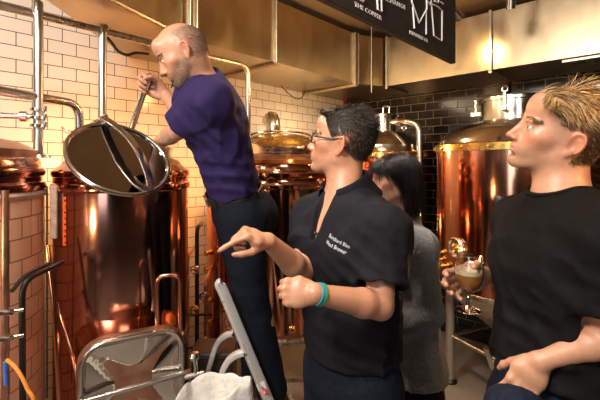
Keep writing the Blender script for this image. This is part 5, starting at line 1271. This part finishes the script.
# ---------------------------------------------------------------- light and camera
def area(name, loc, tgt, e, col, sx, sy=None, spread=180):
    l = bpy.data.lights.new(name, 'AREA'); l.energy = e; l.color = col; l.shape = 'RECTANGLE'; l.size = sx; l.size_y = sy or sx; l.spread = math.radians(spread)
    o = bpy.data.objects.new(name, l); C.objects.link(o); o.location = W(*loc); o.rotation_euler = (W(*tgt)-o.location).to_track_quat('-Z', 'Y').to_euler(); return o
def point(name, loc, e, col, r=.05):
    l = bpy.data.lights.new(name, 'POINT'); l.energy = e; l.color = col; l.shadow_soft_size = r; o = bpy.data.objects.new(name, l); C.objects.link(o); o.location = W(*loc); return o
def spot(name, loc, tgt, e, col, ang, r=.03, blend=.6):
    l = bpy.data.lights.new(name, 'SPOT'); l.energy = e; l.color = col; l.spot_size = math.radians(ang); l.spot_blend = blend; l.shadow_soft_size = r
    o = bpy.data.objects.new(name, l); C.objects.link(o); o.location = W(*loc); o.rotation_euler = (W(*tgt)-o.location).to_track_quat('-Z', 'Y').to_euler(); return o
WARM = (1, .66, .32); AMB = (1, .50, .16); NEU = (1, .90, .78)
area('overhead_light', (-.95, -.15, 2.78), (-.0, 1.3, 1.4), 78, NEU, .4, .5)
area('overhead_light', (.5, -1.2, 2.78), (.3, 1.3, 1.2), 16, (1, .93, .85), .8, .8)
area('overhead_light', (-.25, .75, 2.80), (.38, 1.66, 1.4), 14, NEU, .25, .25)  # added fill for the woman's face and the clothing, no known fitting
area('window_daylight', (-1.6, -2.6, 1.7), (-.2, 1.4, 1.3), 16, (.86, .93, 1.), 1.2, 1.4)
area('wall_washer', (-1.02, 2.06, 1.58), (-1.30, 2.45, 1.66), 8, (1, .40, .09), .4, .12)
area('wall_washer', (-.45, 2.50, 1.45), (-.75, 2.95, 1.55), 9, (1, .40, .09), .3, .12)
area('overhead_light', (-1.55, .55, 2.70), (-1.35, 2.3, 2.0), 11, NEU, .3, .3)  # added to whiten the upper tiles, no known fitting here
point('side_fill', (-1.25, .70, 1.25), 7, (1, .62, .3), .06)  # added out of view at the left to brighten the tiled drum
point('wall_lamp', (.10, 3.45, 1.75), 9, WARM, .06)
point('wall_lamp', (1.02, .60, 1.80), 10, AMB, .05)
point('vessel_fill', (.95, 2.15, 1.0), 9, WARM, .06)  # added low between the vessels to brighten the duct's underside
q = onR(462); spot('duct_spot', (q[0]-.10, q[1]-.32, 2.52), (q[0]+.06, q[1]+.0, 2.40), 7, (1, .72, .36), 110, .02)
point('under_duct_light', (.05, 2.3, 2.22), 6, AMB, .05)
point('under_duct_light', (.50, 2.75, 2.24), 7, WARM, .05)  # added so the far fermenter's dome catches a warm reflection
area('face_fill', (-.28, 1.55, 2.72), (.33, 1.62, 1.5), 5, NEU, .12, .12, 70)  # added narrow light to brighten the woman's face, no known fixture
w = bpy.data.worlds.new('world'); bpy.context.scene.world = w; w.use_nodes = True
w.node_tree.nodes['Background'].inputs[0].default_value = (.5, .45, .4, 1); w.node_tree.nodes['Background'].inputs[1].default_value = .05
cam = bpy.data.cameras.new('camera'); co = bpy.data.objects.new('camera', cam); C.objects.link(co)
co.location = W(0, 0, H0); co.rotation_euler = (PI/2, 0, -YAW); cam.sensor_width = 36; cam.lens = FPX/600*36; cam.shift_y = -35/600; cam.clip_start = .05
bpy.context.scene.camera = co
vs_ = bpy.context.scene.view_settings; vs_.view_transform = 'Standard'; vs_.look = 'None'; vs_.exposure = 0.42; vs_.gamma = 1; vs_.use_curve_mapping = False
for o in bpy.data.objects:
    if '_org' in o: del o['_org']
